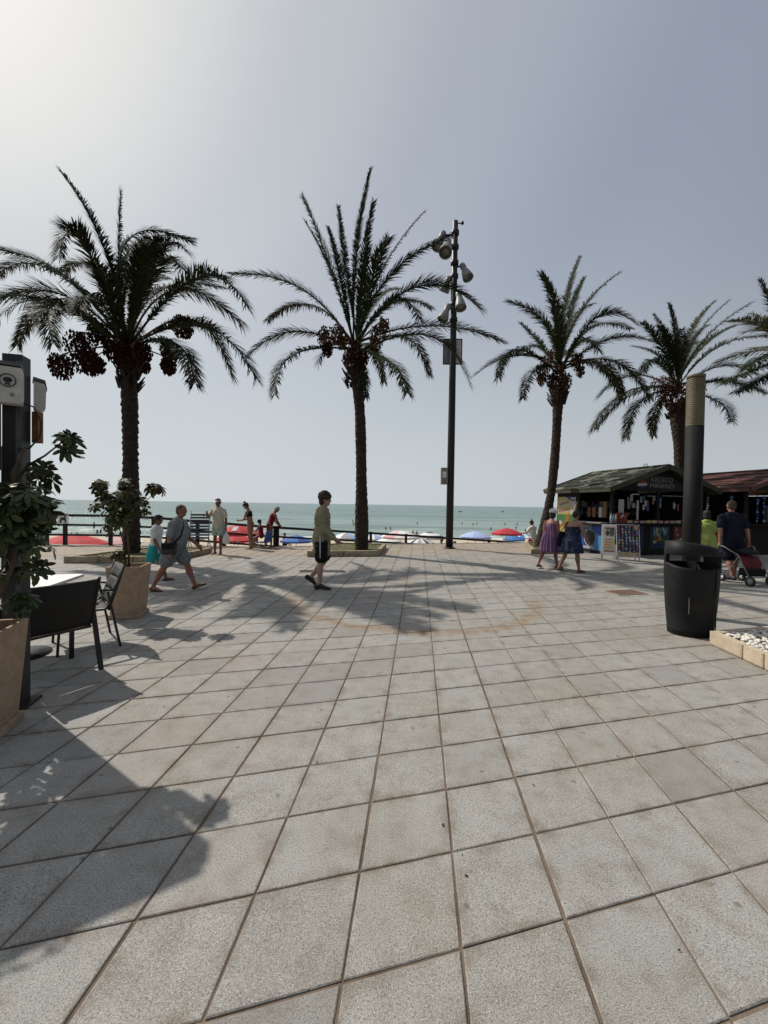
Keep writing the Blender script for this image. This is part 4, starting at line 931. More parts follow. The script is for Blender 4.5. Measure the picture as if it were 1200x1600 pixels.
class Poster:
    """flat print on a thin panel in a local (u right, v up, n out) frame"""
    def __init__(s, o, u, n): s.o = Vector(o); s.u = Vector(u); s.n = Vector(n); s.v = Vector((0, 0, 1)) if abs(s.n.z) < .1 else s.n.cross(s.u); s.mb = MB(); s.lay = 0
    def P(s, u, v, d): return s.o + s.u * u + s.v * v + s.n * d
    def rect(s, u0, v0, u1, v1, m, d=.004):
        q = [s.P(u0, v0, d), s.P(u1, v0, d), s.P(u1, v1, d), s.P(u0, v1, d)]; s.mb.add(q, [(0, 1, 2, 3)], PR.index(m))
    def poly(s, pts, m, d=.004): s.mb.add([s.P(u, v, d) for u, v in pts], [tuple(range(len(pts)))], PR.index(m))
    def disc(s, u, v, r, m, d=.004, ry=None, a0=0, a1=360, rot=0):
        ry = ry or r; n = 20; pts = []
        for k in range(n + 1 if a1 - a0 < 360 else n):
            t = R(a0 + (a1 - a0) * k / n); x, y = r * math.cos(t), ry * math.sin(t); pts.append((u + x * math.cos(rot) - y * math.sin(rot), v + x * math.sin(rot) + y * math.cos(rot)))
        s.poly(pts, m, d)
    def done(s, name, parent, label=None):
        o = s.mb.build(name, PR, parent)
        if label: o['label'] = label
        return o
def kiosk(label, C0, ang, W, D, roof_m, brg_m, ridge_z, eave_z, ov=.36):
    root = empty('kiosk', C0, ang, label, 'kiosk', None)
    wt = eave_z + .10; sl = (ridge_z - eave_z) / (W / 2 + ov)
    def P(mb, name, m): return mb.build(name, m, root)
    mb = MB(); mb.box((W / 2, D / 2, .05), (W + .04, D + .04, .10)); P(mb, 'plinth', ktim_m)
    mb = MB(); mb.box((W / 2, .03, .575), (W, .06, .95)); P(mb, 'front_panel', ktim_m)
    mb = MB(); mb.box((.03, D / 2 + .03, .575), (.06, D - .06, .95)); P(mb, 'side_panel', ktim_m)
    mb = MB(); mb.box((W - .03, D / 2 + .03, 1.15), (.06, D - .06, 2.1)); P(mb, 'side_wall', ktim_m)
    mb = MB(); mb.box((W / 2, D - .03, wt / 2 + .05), (W - .13, .06, wt - .10)); P(mb, 'back_wall', kin_m)
    mb = MB(); mb.box((.03, D * .79, 1.62), (.06, D * .42, 1.14)); P(mb, 'side_wall', ktim_m)
    mb = MB(); mb.box((W / 2, D / 2, wt + .03), (W - .14, D - .14, .04)); P(mb, 'ceiling', kin_m)
    for x, y in ((.045, .045), (W - .045, .045), (W / 2, .045), (.045, D * .57)):
        mb = MB(); mb.box((x, y, 1.05 + (wt - 1.05) / 2), (.09, .09, wt - 1.05)); P(mb, 'corner_post', ktim_m)
    mb = MB(); mb.box((W / 2, .02, wt - .07), (W + .02, .10, .16)); P(mb, 'header_beam', ktim_m)
    mb = MB(); mb.box((.02, D / 2 + .1, wt - .07), (.10, D - .2, .16)); P(mb, 'side_beam', ktim_m)
    mb = MB(); mb.box((W / 2, -.10, 1.075), (W + .06, .36, .045)); P(mb, 'counter', ktim_m)
    mb = MB(); mb.box((-.10, D * .31, 1.075), (.32, D * .48, .045)); P(mb, 'counter', kst_m)
    # gables
    for y in (.0, D - .05):
        mb = MB(); hz = ridge_z - sl * (W / 2) - .02; pr = [(0, wt + .011), (W, wt + .011), (W, hz), (W / 2, ridge_z - .03), (0, hz)]
        n5 = 5; vs = [(x, y, z) for x, z in pr] + [(x, y + .05, z) for x, z in pr]
        mb.add(vs, [tuple(range(n5)), tuple(range(2 * n5 - 1, n5 - 1, -1))] + [((k + 1) % n5, k, n5 + k, n5 + (k + 1) % n5) for k in range(n5)]); P(mb, 'gable', ktim_m)
    # roof sheets: lapped courses
    y0, y1 = -ov, D + ov; nc = 5; rr2 = random.Random(int(W * 100))
    for s in (-1, 1):
        ex = -ov if s < 0 else W + ov; rx = W / 2
        for c in range(nc):
            t0 = c / nc - .012; t1 = (c + 1) / nc
            xa = ex + (rx - ex) * t0; xb = ex + (rx - ex) * t1; za = eave_z + (ridge_z - eave_z) * t0 + .035; zb = eave_z + (ridge_z - eave_z) * t1
            cuts = [y0, y0 + (y1 - y0) * rr2.uniform(.28, .4), y0 + (y1 - y0) * rr2.uniform(.6, .72), y1]
            for q in range(3):
                ya, yb = cuts[q] + .004, cuts[q + 1] - .004
                vs = [(xa, ya, za), (xb, ya, zb), (xb, yb, zb), (xa, yb, za)]; vs += [(x, y, z - .03) for x, y, z in vs]
                f = [(0, 1, 2, 3), (7, 6, 5, 4), (0, 4, 5, 1), (1, 5, 6, 2), (2, 6, 7, 3), (3, 7, 4, 0)]
                if s < 0: f = [tuple(reversed(a)) for a in f]
                mb = MB(); mb.add(vs, f); P(mb, 'roof_panel', roof_m)
        for yb in (y0 - .02, y1 + .02):   # bargeboards
            a = Vector((ex, yb, eave_z - .03)); b_ = Vector((W / 2, yb, ridge_z - .03)); mb = MB(); mb.bar(a, b_, .035, .16); P(mb, 'bargeboard', brg_m)
        mb = MB(); mb.box((ex, (y0 + y1) / 2, eave_z - .05), (.04, y1 - y0 - .06, .15)); P(mb, 'fascia', brg_m)
    mb = MB(); mb.tube([(W / 2, y0, ridge_z + .02), (W / 2, y1, ridge_z + .02)], .045, 8); P(mb, 'ridge_cap', roof_m)
    mb = MB(); mb.tube([(W / 2 - .1, y0 + .9, ridge_z + .02), (W / 2 - .1, y0 + .9, ridge_z + .12), (W / 2, y0 + .9, ridge_z + .15), (W / 2 + .06, y0 + .9, ridge_z + .08)], .012, 5); P(mb, 'roof_hook', dark_m)
    return root, wt
ANG = R(14.7); u = Vector((math.cos(ANG), math.sin(ANG), 0)); v = Vector((-math.sin(ANG), math.cos(ANG), 0))
K1 = Vector((7.55, 13.8, 0)); W1, D1 = 3.9, 2.75
k1, wt = kiosk('ice cream kiosk with a weathered green roof and posters, right of the curved palm', K1, ANG, W1, D1, roofg_m, barge_m, 3.03, 2.24)
def loc1(x, y, z=0): return K1 + u * x + v * y + Vector((0, 0, z))
# name board with its lettering and a round soft drink emblem
mb = MB(); pr = [(.8, 2.22), (3.1, 2.22), (3.1, 2.36), (2.35, 2.72), (1.55, 2.72), (.8, 2.36)]
mb.add([(x, -.003, z) for x, z in pr] + [(x, -.03, z) for x, z in pr], [tuple(range(5, -1, -1))[::-1], tuple(range(6, 12))] + [(k, (k + 1) % 6, 6 + (k + 1) % 6, 6 + k) for k in range(6)]); sg = mb.build('name_board', signblack, k1)
text('KIOSCO\nMIÑANO', .225, lit, sg, (2.03, -.034, 2.465), (R(90), 0, 0), sx=1.15)
ps = Poster((1.20, -.031, 2.40), (1, 0, 0), (0, -1, 0)); ps.disc(0, 0, .20, redp, .003, .15, 15, 165); ps.disc(0, 0, .20, navy, .003, .15, 195, 345); ps.poly([(-.19, .03), (.19, .06), (.19, -.03), (-.19, -.06)], wht, .0035); ps.done('emblem', sg)
# large yellow and green ice poster on the side wall (u runs from the sea side to the front)
ps = Poster((-.008, 2.70, .14), (0, -1, 0), (-1, 0, 0)); Wp, Hp = 1.0, 1.85
ps.rect(0, 0, Wp, Hp, yel, .002); ps.rect(0, .75, Wp, 1.18, grn, .004); ps.poly([(.0, 1.16), (.72, 1.30), (.72, 1.46), (0, 1.36)], crm, .006); ps.poly([(.05, 1.44), (.70, 1.56), (.70, 1.72), (.05, 1.66)], wht, .006)
ps.rect(.74, 1.22, Wp, Hp - .03, wht, .006); ps.rect(.78, 1.68, .96, 1.76, brn, .008); ps.poly([(.45, 1.85), (1.0, 1.85), (.7, 1.70)], blue, .004)
ps.disc(.52, .92, .11, org, .008, .34, rot=-.35); ps.disc(.46, .62, .04, crm, .007, .14, rot=-.35); ps.disc(.18, .78, .15, org, .008, .11, 0, 360, .4); ps.disc(.18, .86, .10, wht, .010, .08); ps.poly([(0, .30), (.55, .10), (.62, .25), (.1, .62)], wht, .006); ps.rect(0, 0, 1.0, .16, redp, .006); ps.poly([(.62, .2), (1, .1), (1, .8), (.8, .9)], lblue, .005)
for k in range(6): ps.disc(.13 + .09 * k, 1.55 + .02 * k, .035, redp if k % 2 else org, .008, .06); ps.disc(.10 + .1 * k, 1.30 + .012 * k, .032, redp, .008, .045)
ps.done('poster', k1, 'yellow and green ice lolly poster')
# blue biscuit ice cream poster
ps = Poster((-.008, 1.56, .11), (0, -1, 0), (-1, 0, 0)); ps.rect(0, 0, 1.28, .96, blue, .002); ps.poly([(.75, 0), (1.28, 0), (1.28, .45), (.90, .62)], lblue, .004); ps.poly([(0, .75), (1.28, .85), (1.28, .96), (0, .96)], navy, .004)
ps.disc(.60, .42, .28, wht, .006, .30); ps.disc(.62, .42, .255, blk, .008, .275); ps.disc(.62, .42, .215, dgr, .010, .235); ps.disc(.62, .42, .20, blk, .012, .22); ps.rect(.30, .03, .82, .12, wht, .006); ps.rect(.38, .66, .66, .70, wht, .006)
po = ps.done('poster', k1, 'blue biscuit ice cream poster')
text('OREO', .20, wht, po, (-.016, 1.56 - .40, .11 + .80), (R(90), 0, R(-90)), sx=1.1)
# front posters
ps = Poster((.62, -.005, .14), (1, 0, 0), (0, -1, 0)); ps.rect(0, 0, .72, .86, navy, .002); ps.poly([(.14, .12), (.20, .10), (.44, .52), (.18, .56)], crm, .004); ps.disc(.34, .62, .17, org, .006, .15); ps.disc(.24, .56, .10, org, .008); ps.poly([(.3, .7), (.44, .72), (.36, .86)], brn, .010); ps.done('poster', k1, 'dark poster of an ice cream cone')
ps = Poster((1.62, -.005, .22), (1, 0, 0), (0, -1, 0)); ps.rect(0, 0, .82, .76, tealp, .002); ps.rect(.05, .04, .77, .16, navy, .004)
rq = random.Random(4)
for k in range(16): ps.disc(rq.uniform(.12, .70), rq.uniform(.22, .56), rq.uniform(.03, .09), rq.choice([pnk, org, crm, lblue, brn, grn]), .005 + k * .0006)
for k in range(5): ps.rect(.10 + .13 * k, .60, .19 + .13 * k, .72, lit if False else wht if k % 2 else lblue, .016)
ps.done('poster', k1, 'teal poster of mixed ices')
ps = Poster((2.62, -.005, .30), (1, 0, 0), (0, -1, 0)); ps.rect(0, 0, .50, .68, redp, .002)
for k in range(10): ps.disc(rq.uniform(.08, .42), rq.uniform(.08, .60), rq.uniform(.03, .07), rq.choice([crm, wht, brn, yel]), .004 + k * .0006)
ps.done('poster', k1, 'red poster of ices')
# pale slip with prices hung in the opening, white frames of the shutter, hatch goods
for x0, z0_, w_, h_, m_ in ((.26, 1.38, .20, .50, wht), (1.00, 1.20, .07, .66, wht), (.78, 2.045, .30, .03, wht), (2.05, 2.02, .9, .025, kst_m), (1.42, 2.0, .3, .03, kst_m)):
    mb = MB(); mb.box((x0 + w_ / 2, -.02, z0_ + h_ / 2), (w_, .02, h_)); mb.build('white_strip' if h_ < .1 or w_ < .1 else 'price_list', m_, k1)
for z in (1.30, 1.62, 1.92):
    mb = MB(); mb.box((W1 / 2, D1 - .22, z), (W1 - .3, .28, .025)); mb.build('shelf', kst_m if z == 1.62 else ktim_m, k1)
mb = MB(); rq = random.Random(9)
for k in range(70):
    z = rq.choice((1.315, 1.635)); x = rq.uniform(.3, W1 - .3); h = rq.uniform(.10, .24); mb.box((x, D1 - rq.uniform(.17, .28), z + h / 2), (rq.uniform(.06, .16), .08, h), mi=rq.randrange(len(PR)))
tag(mb.build('shelf_goods', PR, k1), kind='stuff')
mb = MB()
for k in range(26):
    x = .9 + rq.uniform(0, 2.3); z = rq.uniform(1.62, 1.95); mb.box((x, .14 + rq.uniform(0, .3), z), (rq.uniform(.04, .10), .02, rq.uniform(.10, .28)), mi=rq.choice([PR.index(q) for q in (wht, lblue, crm, pnk, wht)]))
tag(mb.build('hanging_goods', PR, k1), kind='stuff')
for y in (.5, .7, 1.0, 1.25):   # things seen through the side hatch
    mb = MB(); h = .35 + .2 * (y < .6); mb.box((.20, y, 1.10 + h / 2 + .16), (.05, .14, h)); mb.build('price_list', wht if y == .7 else brn, k1)
mb = MB(); mb.loft([(-.12, 1.62, 1.16), (-.12, 1.60, 1.5), (-.08, 1.56, 1.78)], [.04, .05, .035], 8, round_ends=True); o = mb.build('rolled_parasol', crm, k1)
# boxes of sweets along the counter
for k in range(13):
    root = empty('sweet_box', loc1(.55 + .255 * k, -.13, 1.099), ANG, 'small open box of sweets in the row along the kiosk counter', 'box', 'boxes of sweets on the kiosk counter')
    m_ = rq.choice([brn, org, crm, redp, pnk, yel]); mb = MB(); hh = rq.uniform(.07, .11); mb.box((0, .02, hh / 2), (.21, .18, hh)); mb.build('carton', m_, root)
    mb = MB(); mb.box((0, -.073, .035), (.17, .004, .045)); mb.build('price_tag', wht, root)
root = empty('snack_rack', loc1(.28, -.10, 1.099), ANG, 'red snack rack on the corner of the kiosk counter', 'rack')
mb = MB(); mb.box((0, 0, .17), (.30, .22, .34)); mb.build('rack_body', redp, root)
for k in range(4):
    mb = MB(); mb.box((-.1 + .07 * k, -.115, .20 + .05 * (k % 2)), (.055, .015, .09)); mb.build('packet', [crm, wht, org, brn][k], root)
for k in range(3):
    mb = MB(); mb.lathe([(.035, 0), (.035, .20), (.015, .25), (.015, .29)], 10); o = mb.build('bottle', [wht, lblue, crm][k], None, loc1(-.02 + .10 * k, .03 - .16, 1.099) + u * -.12); tag(o, ['white', 'light blue', 'cream'][k] + ' bottle on the corner of the kiosk counter', 'bottle', 'bottles on the kiosk counter')
# second kiosk
K2 = Vector((12.85, 14.75, 0))
k2, _ = kiosk('kiosk with a red brown roof at the right edge, next to the green roofed kiosk', K2, ANG, 4.2, 2.9, roofr_m, flat((.12, .055, .04), 'red_bargeboard', .8), 3.12, 2.36)
rq = random.Random(77)
for k, (uu, vv, lb, cols) in enumerate(((-.08, .45, 'white and blue strip of beach toys at the near corner of the red roofed kiosk', (0, 1, 2)), (-.08, 1.3, 'pale strip of inflatables hanging at the far side of the red roofed kiosk', (1, 4, 1)),
        (.30, -.14, 'first blue strip of beach toys on the front of the red roofed kiosk', (2, 3, 0)), (.62, -.14, 'second blue strip of beach toys on the front of the red roofed kiosk', (3, 2, 1)), (1.15, -.14, 'pink and green toys hanging highest on the front of the red roofed kiosk', (4, 5, 3)))):
    root = empty('hanging_toy_strip', K2 + u * uu + v * vv + Vector((0, 0, 1.6)), ANG, lb, 'beach toys', 'toys hanging on the red kiosk'); tc_ = [lblue, lit, navy, blue, grn, pnk]
    mb = MB(); mb.bar((0, 0, -.5), (0, 0, .55), .012, .012); mb.build('cord', blk, root)
    for q in range(9):
        mb = MB(); rq2 = rq.uniform(.75, 1.2); mb.box((rq.uniform(-.02, .02), 0, .45 - .105 * q), (.11 * rq2, .05, .085 * rq2), rotz(rq.uniform(-.6, .6)) @ Matrix.Rotation(rq.uniform(-.4, .4), 3, 'Y'), taper=(.7, .7)); mb.build('toy', tc_[cols[q % 3]], root, bevel=.012)
for k in range(4):
    mb = MB(); mb.box((1.4 + .6 * k, .2, 1.45), (.42, .10, .62)); mb.build('goods_panel', [tealp, navy, brn, pnk][k], k2)
mb = MB(); mb.box((2.1, -.12, 1.07), (4.2, .34, .04)); mb.build('counter_front', ktim_m, k2)
# A boards
alu = mat('aluminium_frame', (.55, .55, .54), .4, .08, 6)
def aboard(label, p, face, w_, h_, lean, fill):
    p = Vector((p.x, p.y, 0)); rz = math.atan2(face[1], face[0]) + math.pi / 2
    root = empty('menu_board', p, rz, label, 'menu board', 'folding boards before the kiosk')
    t = R(lean); up = Vector((0, math.sin(t), math.cos(t))); out = Vector((0, -math.cos(t), math.sin(t))); zb = .12
    for s, nm in ((1, 'front_leaf'), (-1, 'back_leaf')):
        ups = Vector((0, s * math.sin(t), math.cos(t))); base = Vector((0, -s * (h_ + zb) * math.sin(t), 0)); mb = MB()
        c = base + ups * (zb + h_ / 2); rot = Matrix((Vector((1, 0, 0)), Vector((0, s * math.cos(t), -math.sin(t))), ups)).transposed()
        mb.box(c, (w_, .02, h_), rot); mb.build(nm, alu if s > 0 else dgr, root)
        for q in (-1, 1):
            mb = MB(); mb.bar(base + Vector((q * (w_ / 2 - .03), 0, 0)), base + Vector((q * (w_ / 2 - .03), 0, 0)) + ups * (zb + .1), .022, .022); mb.build('leg', grey_m, root)
    base = Vector((0, -(h_ + zb) * math.sin(t), 0)); ps = Poster(base + up * zb + out * .0105 - Vector((w_ / 2, 0, 0)), (1, 0, 0), out); ps.v = up
    fill(ps, w_, h_); ps.done('sheet', root); return root
def fill1(ps, w_, h_):
    ps.rect(.03, .03, w_ - .03, h_ - .03, wht, .002); ps.rect(.06, .62 * h_, w_ - .06, h_ - .06, lit if lit in PR else crm, .004) if False else ps.rect(.06, .62 * h_, w_ - .06, h_ - .06, crm, .004)
    ps.rect(.08, .20 * h_, w_ - .08, .56 * h_, crm, .004); ps.rect(.10, h_ - .16, w_ - .10, h_ - .10, dgr, .006)
    for k in range(4): ps.rect(.10, .24 * h_ + k * .09, w_ - .14 - .03 * (k % 2), .24 * h_ + .018 + k * .09, brn, .006)
    ps.disc(w_ * .62, .74 * h_, .07, dgr, .006, .12); ps.disc(w_ * .36, .72 * h_, .05, tealp, .006, .09); ps.rect(.08, .12 * h_, w_ - .08, .17 * h_, brn, .004)
def fill2(ps, w_, h_):
    ps.rect(.02, .02, w_ - .02, h_ - .02, navy, .002); rq = random.Random(21); ps.rect(.02, .02, w_ - .02, .16 * h_, crm, .004)
    for r_ in range(11):
        for c in range(6):
            x = .07 + c * (w_ - .14) / 5 + rq.uniform(-.012, .012); y = .09 + r_ * (h_ - .16) / 10
            m_ = rq.choice([wht, pnk, crm, lblue, org, redp, yel, brn, wht]); ps.disc(x, y, rq.uniform(.018, .034), m_, .006, rq.uniform(.025, .042)); ps.rect(x - .005, y - .05, x + .005, y - .02, crm, .005)
            if rq.random() < .4: ps.disc(x + .02, y + .012, .014, rq.choice([wht, redp, brn, blue]), .008)
    ps.disc(w_ - .09, h_ - .10, .085, brn, .010, .10); ps.disc(w_ - .09, h_ - .09, .05, crm, .012, .065)
PR.append(lit)
g = gnd(952, 873); aboard('white framed menu board with a cream sheet, left of the colourful ice cream board', g, (-.52, -.85), .46, .98, 13, fill1)
g = gnd(979, 876); aboard('folding board covered with small colourful ice cream pictures before the kiosk', g, (-.30, -.95), .62, 1.0, 12, fill2)

# ================================================================== BEACH
pole_m = mat('parasol_pole', (.45, .45, .44), .4)
def parasol(label, px, top_y, wpx, dia, mats, n=8, h=2.15, pattern=None, patch=None, drop=.34):
    Y = dia * F / wpx; p = at(px, top_y, Y); zt = p.z; root = empty('beach_umbrella', (p.x, p.y, zt - h), rt.uniform(0, .7), label, 'beach umbrella', 'beach umbrellas below the promenade'); r = dia / 2
    prof = [(0.02, h), (r * .35, h - drop * .22), (r * .72, h - drop * .60), (r, h - drop)]
    mb = MB(); vs = []; 
    for i, (rr_, z) in enumerate(prof):
        for k in range(n * 2):
            t = math.pi * k / n; q = 1.0 if k % 2 == 0 else .955; vs.append((rr_ * math.cos(t) * q, rr_ * math.sin(t) * q, z - (0 if k % 2 == 0 else -.0)))
    N = n * 2
    for k in range(N): vs.append((vs[3 * N + k][0] * .995, vs[3 * N + k][1] * .995, h - drop - .11))
    for i in range(4):
        for k in range(N):
            seg = ((k) // 2)
            mi = (seg % len(mats)) if pattern is None else ((i + (1 if pattern == 'ring' else 0)) % len(mats) if pattern == 'ring' else (k % len(mats)))
            mb.add([vs[i * N + k], vs[i * N + (k + 1) % N], vs[(i + 1) * N + (k + 1) % N], vs[(i + 1) * N + k]], [(3, 2, 1, 0)], mi)
    mb.build('canopy', mats, root)
    mb = MB(); mb.lathe([(.02, -.1), (.02, h + .05), (.006, h + .09)], 8); mb.build('pole', pole_m, root)
    for k in range(n):
        t = 2 * math.pi * k / n; mb = MB(); mb.bar((0, 0, h - .06), (r * .97 * math.cos(t), r * .97 * math.sin(t), h - drop - .02), .012, .012); mb.build('rib', pole_m, root)
    if patch:
        for t, s0, s1, w_ in patch:
            a = R(t) - root.rotation_euler.z; mb = MB(); d = Vector((math.cos(a), math.sin(a), 0)); e = Vector((-d.y, d.x, 0)); z = lambda s: h - drop * (s ** 1.25) + .02
            P = [d * r * s0 - e * w_, d * r * s0 + e * w_, d * r * s1 + e * w_, d * r * s1 - e * w_]; mb.add([(P[0].x, P[0].y, z(s0)), (P[1].x, P[1].y, z(s0)), (P[2].x, P[2].y, z(s1) + .01), (P[3].x, P[3].y, z(s1) + .01)], [(0, 1, 2, 3)]); mb.build('print', wht, root)
    return root
fr_ = flat((.45, .025, .035), 'parasol_red', .8); fw = flat((.72, .71, .70), 'parasol_white', .8); fb = flat((.045, .09, .30), 'parasol_blue', .8); flb = flat((.36, .44, .68), 'parasol_lavender', .8); fgr = flat((.34, .34, .36), 'parasol_grey', .8)
fpk = flat((.62, .36, .36), 'parasol_pink', .8); fbk = flat((.05, .05, .07), 'parasol_black', .8); fmb = flat((.05, .16, .42), 'parasol_mid_blue', .8); fsk = flat((.28, .46, .64), 'parasol_sky', .8)
parasol('large bright red parasol seen under the left railing', 112, 834, 100, 2.6, [fr_], 8, 2.4, drop=.40)
parasol('grey and pink parasol partly hidden by the left palm', 186, 836, 70, 2.1, [fgr, fpk, fw], 6)
parasol('light blue and white parasol between the walking man and the folded lounger', 296, 833, 46, 2.0, [fsk, fw], 8)
parasol('red parasol with a white print behind the woman in a white visor', 372, 820, 66, 2.2, [fr_], 8, 2.2, patch=((-85, .3, .75, .13),), drop=.42)
parasol('lower red parasol edge behind the woman in a bikini', 366, 834, 62, 2.3, [fr_], 8)
parasol('royal blue parasol under the railing, left of the man in a beige shirt', 463, 836, 50, 2.0, [fb, fmb], 8)
parasol('pale blue striped parasol just right of the man in a beige shirt', 541, 832, 46, 2.0, [fsk, fw, fgr], 8)
parasol('lavender and white parasol behind the middle palm trunk', 583, 834, 40, 1.9, [flb, fw], 8)
parasol('big white and pink parasol right of the middle palm', 626, 829, 62, 2.3, [fw, fpk, fw], 8)
parasol('white parasol with grey bands low beside the middle palm', 606, 840, 48, 2.0, [fw, fgr], 8, pattern='ring')
parasol('black and white striped parasol left of the black mast', 672, 831, 48, 2.0, [fw, fbk], 10, pattern='ring')
parasol('white parasol with thin dark stripes lower down left of the mast', 656, 840, 50, 2.0, [fw, fgr, fw, fbk], 10, pattern='seg')
parasol('pale lavender parasol right of the black mast', 743, 830, 49, 2.0, [flb], 8)
parasol('red parasol highest on the open beach, left of the curved palm', 792, 825, 48, 2.0, [fr_, flat((.36, .03, .04), 'parasol_dark_red', .8)], 8)
parasol('mid blue parasol in front of the red one', 803, 836, 34, 1.8, [fmb], 8)
parasol('blue and white striped parasol beside the curved palm', 818, 834, 30, 1.8, [fmb, fw], 10)
# folded sun lounger leaning by the railing and low beach chair
p = rail_pt(318) + Vector((0, -.35, 0)); root = empty('beach_lounger', p, R(8), 'dark striped lounger standing upright against the railing behind the woman in a visor', 'lounger')
for k in range(9):
    mb = MB(); mb.bar((-.30, .02 + k * .014, .32 + k * .10), (.30, .02 + k * .014, .32 + k * .10), .012, .065); mb.build('slat', fbk if k % 2 == 0 else flat((.16, .18, .22), None, .7) if k == 1 else dgr, root)
mb = MB()
for s in (-1, 1): mb.tube([(s * .32, -.12, 0), (s * .32, .0, .25), (s * .32, .16, 1.25)], .018, 6); mb.tube([(s * .32, .25, 0), (s * .32, .02, .35)], .015, 6)
mb.build('frame', grey_m, root)
p = gnd(396, 853); root = empty('cooler_bag', Vector((p.x, p.y, 0)), R(20), 'white and blue cool bag on the ground before the sitting child', 'bag')
mb = MB(); mb.box((0, 0, .17), (.32, .24, .34)); mb.build('bag_body', flat((.16, .20, .36), 'cool_bag_blue', .7), root, bevel=.02)
mb = MB(); mb.box((0, 0, .365), (.33, .25, .04)); mb.build('lid', fw, root)
mb = MB(); mb.tube([(-.12, 0, .385), (-.10, 0, .48), (.10, 0, .48), (.12, 0, .385)], .012, 6); mb.build('handle', fw, root)
# ================================================================== PEOPLE
def skin(name, c): return mat(name, c, .6, .12, 12, .15, 200, spec=.35, bdist=.002)
sk_a = skin('skin_tan', (.27, .145, .095)); sk_b = skin('skin_brown', (.17, .082, .050)); sk_c = skin('skin_red_tan', (.28, .125, .085)); sk_d = skin('skin_fair', (.38, .225, .17)); sk_e = skin('skin_dark', (.11, .055, .035))
eye_m = mat('eye_dark', (.02, .015, .012), .3, .1, 5)
def cloth(name, c, c2=None, scale=8, var=.2): return mat(name, c, .9, var, scale, .45, 55, spec=.15, c2=c2, bdist=.012)
TMPS = bpy.data.scenes.new('tmp_build'); TRASH = []
def applied(o):
    TMPS.collection.objects.link(o); vl = TMPS.view_layers[0]; vl.update(); dg = vl.depsgraph; dg.update()
    me = bpy.data.meshes.new_from_object(o.evaluated_get(dg)); return me
def solid(name, mb, m, parent, vox, smooth=4, wr=0.0, seed=0):
    """voxel-merged closed surface so limbs and trunk are one continuous mesh"""
    me0 = mb.mesh('tmp', m); o = bpy.data.objects.new('tmp', me0)
    r = o.modifiers.new('r', 'REMESH'); r.mode = 'VOXEL'; r.voxel_size = vox; r.use_smooth_shade = True
    if smooth: s = o.modifiers.new('s', 'SMOOTH'); s.factor = .5; s.iterations = smooth
    me = applied(o); TMPS.collection.objects.unlink(o); TRASH.extend((o, me0))
    me.name = name; me.materials.clear(); me.materials.append(m)
    if wr:
        from mathutils import noise as mn
        no = [v.normal.copy() for v in me.vertices]; out = []
        for v, nv in zip(me.vertices, no):
            p = v.co; q = p + nv * wr * (mn.noise(Vector((p.x * 9, p.y * 9, p.z * 16)) + Vector((seed, 0, 0))) + .5 * mn.noise(p * 26)); out += q[:]
        me.vertices.foreach_set('co', out); me.update()
    me.polygons.foreach_set('use_smooth', [True] * len(me.polygons))
    return link(name, me, parent)
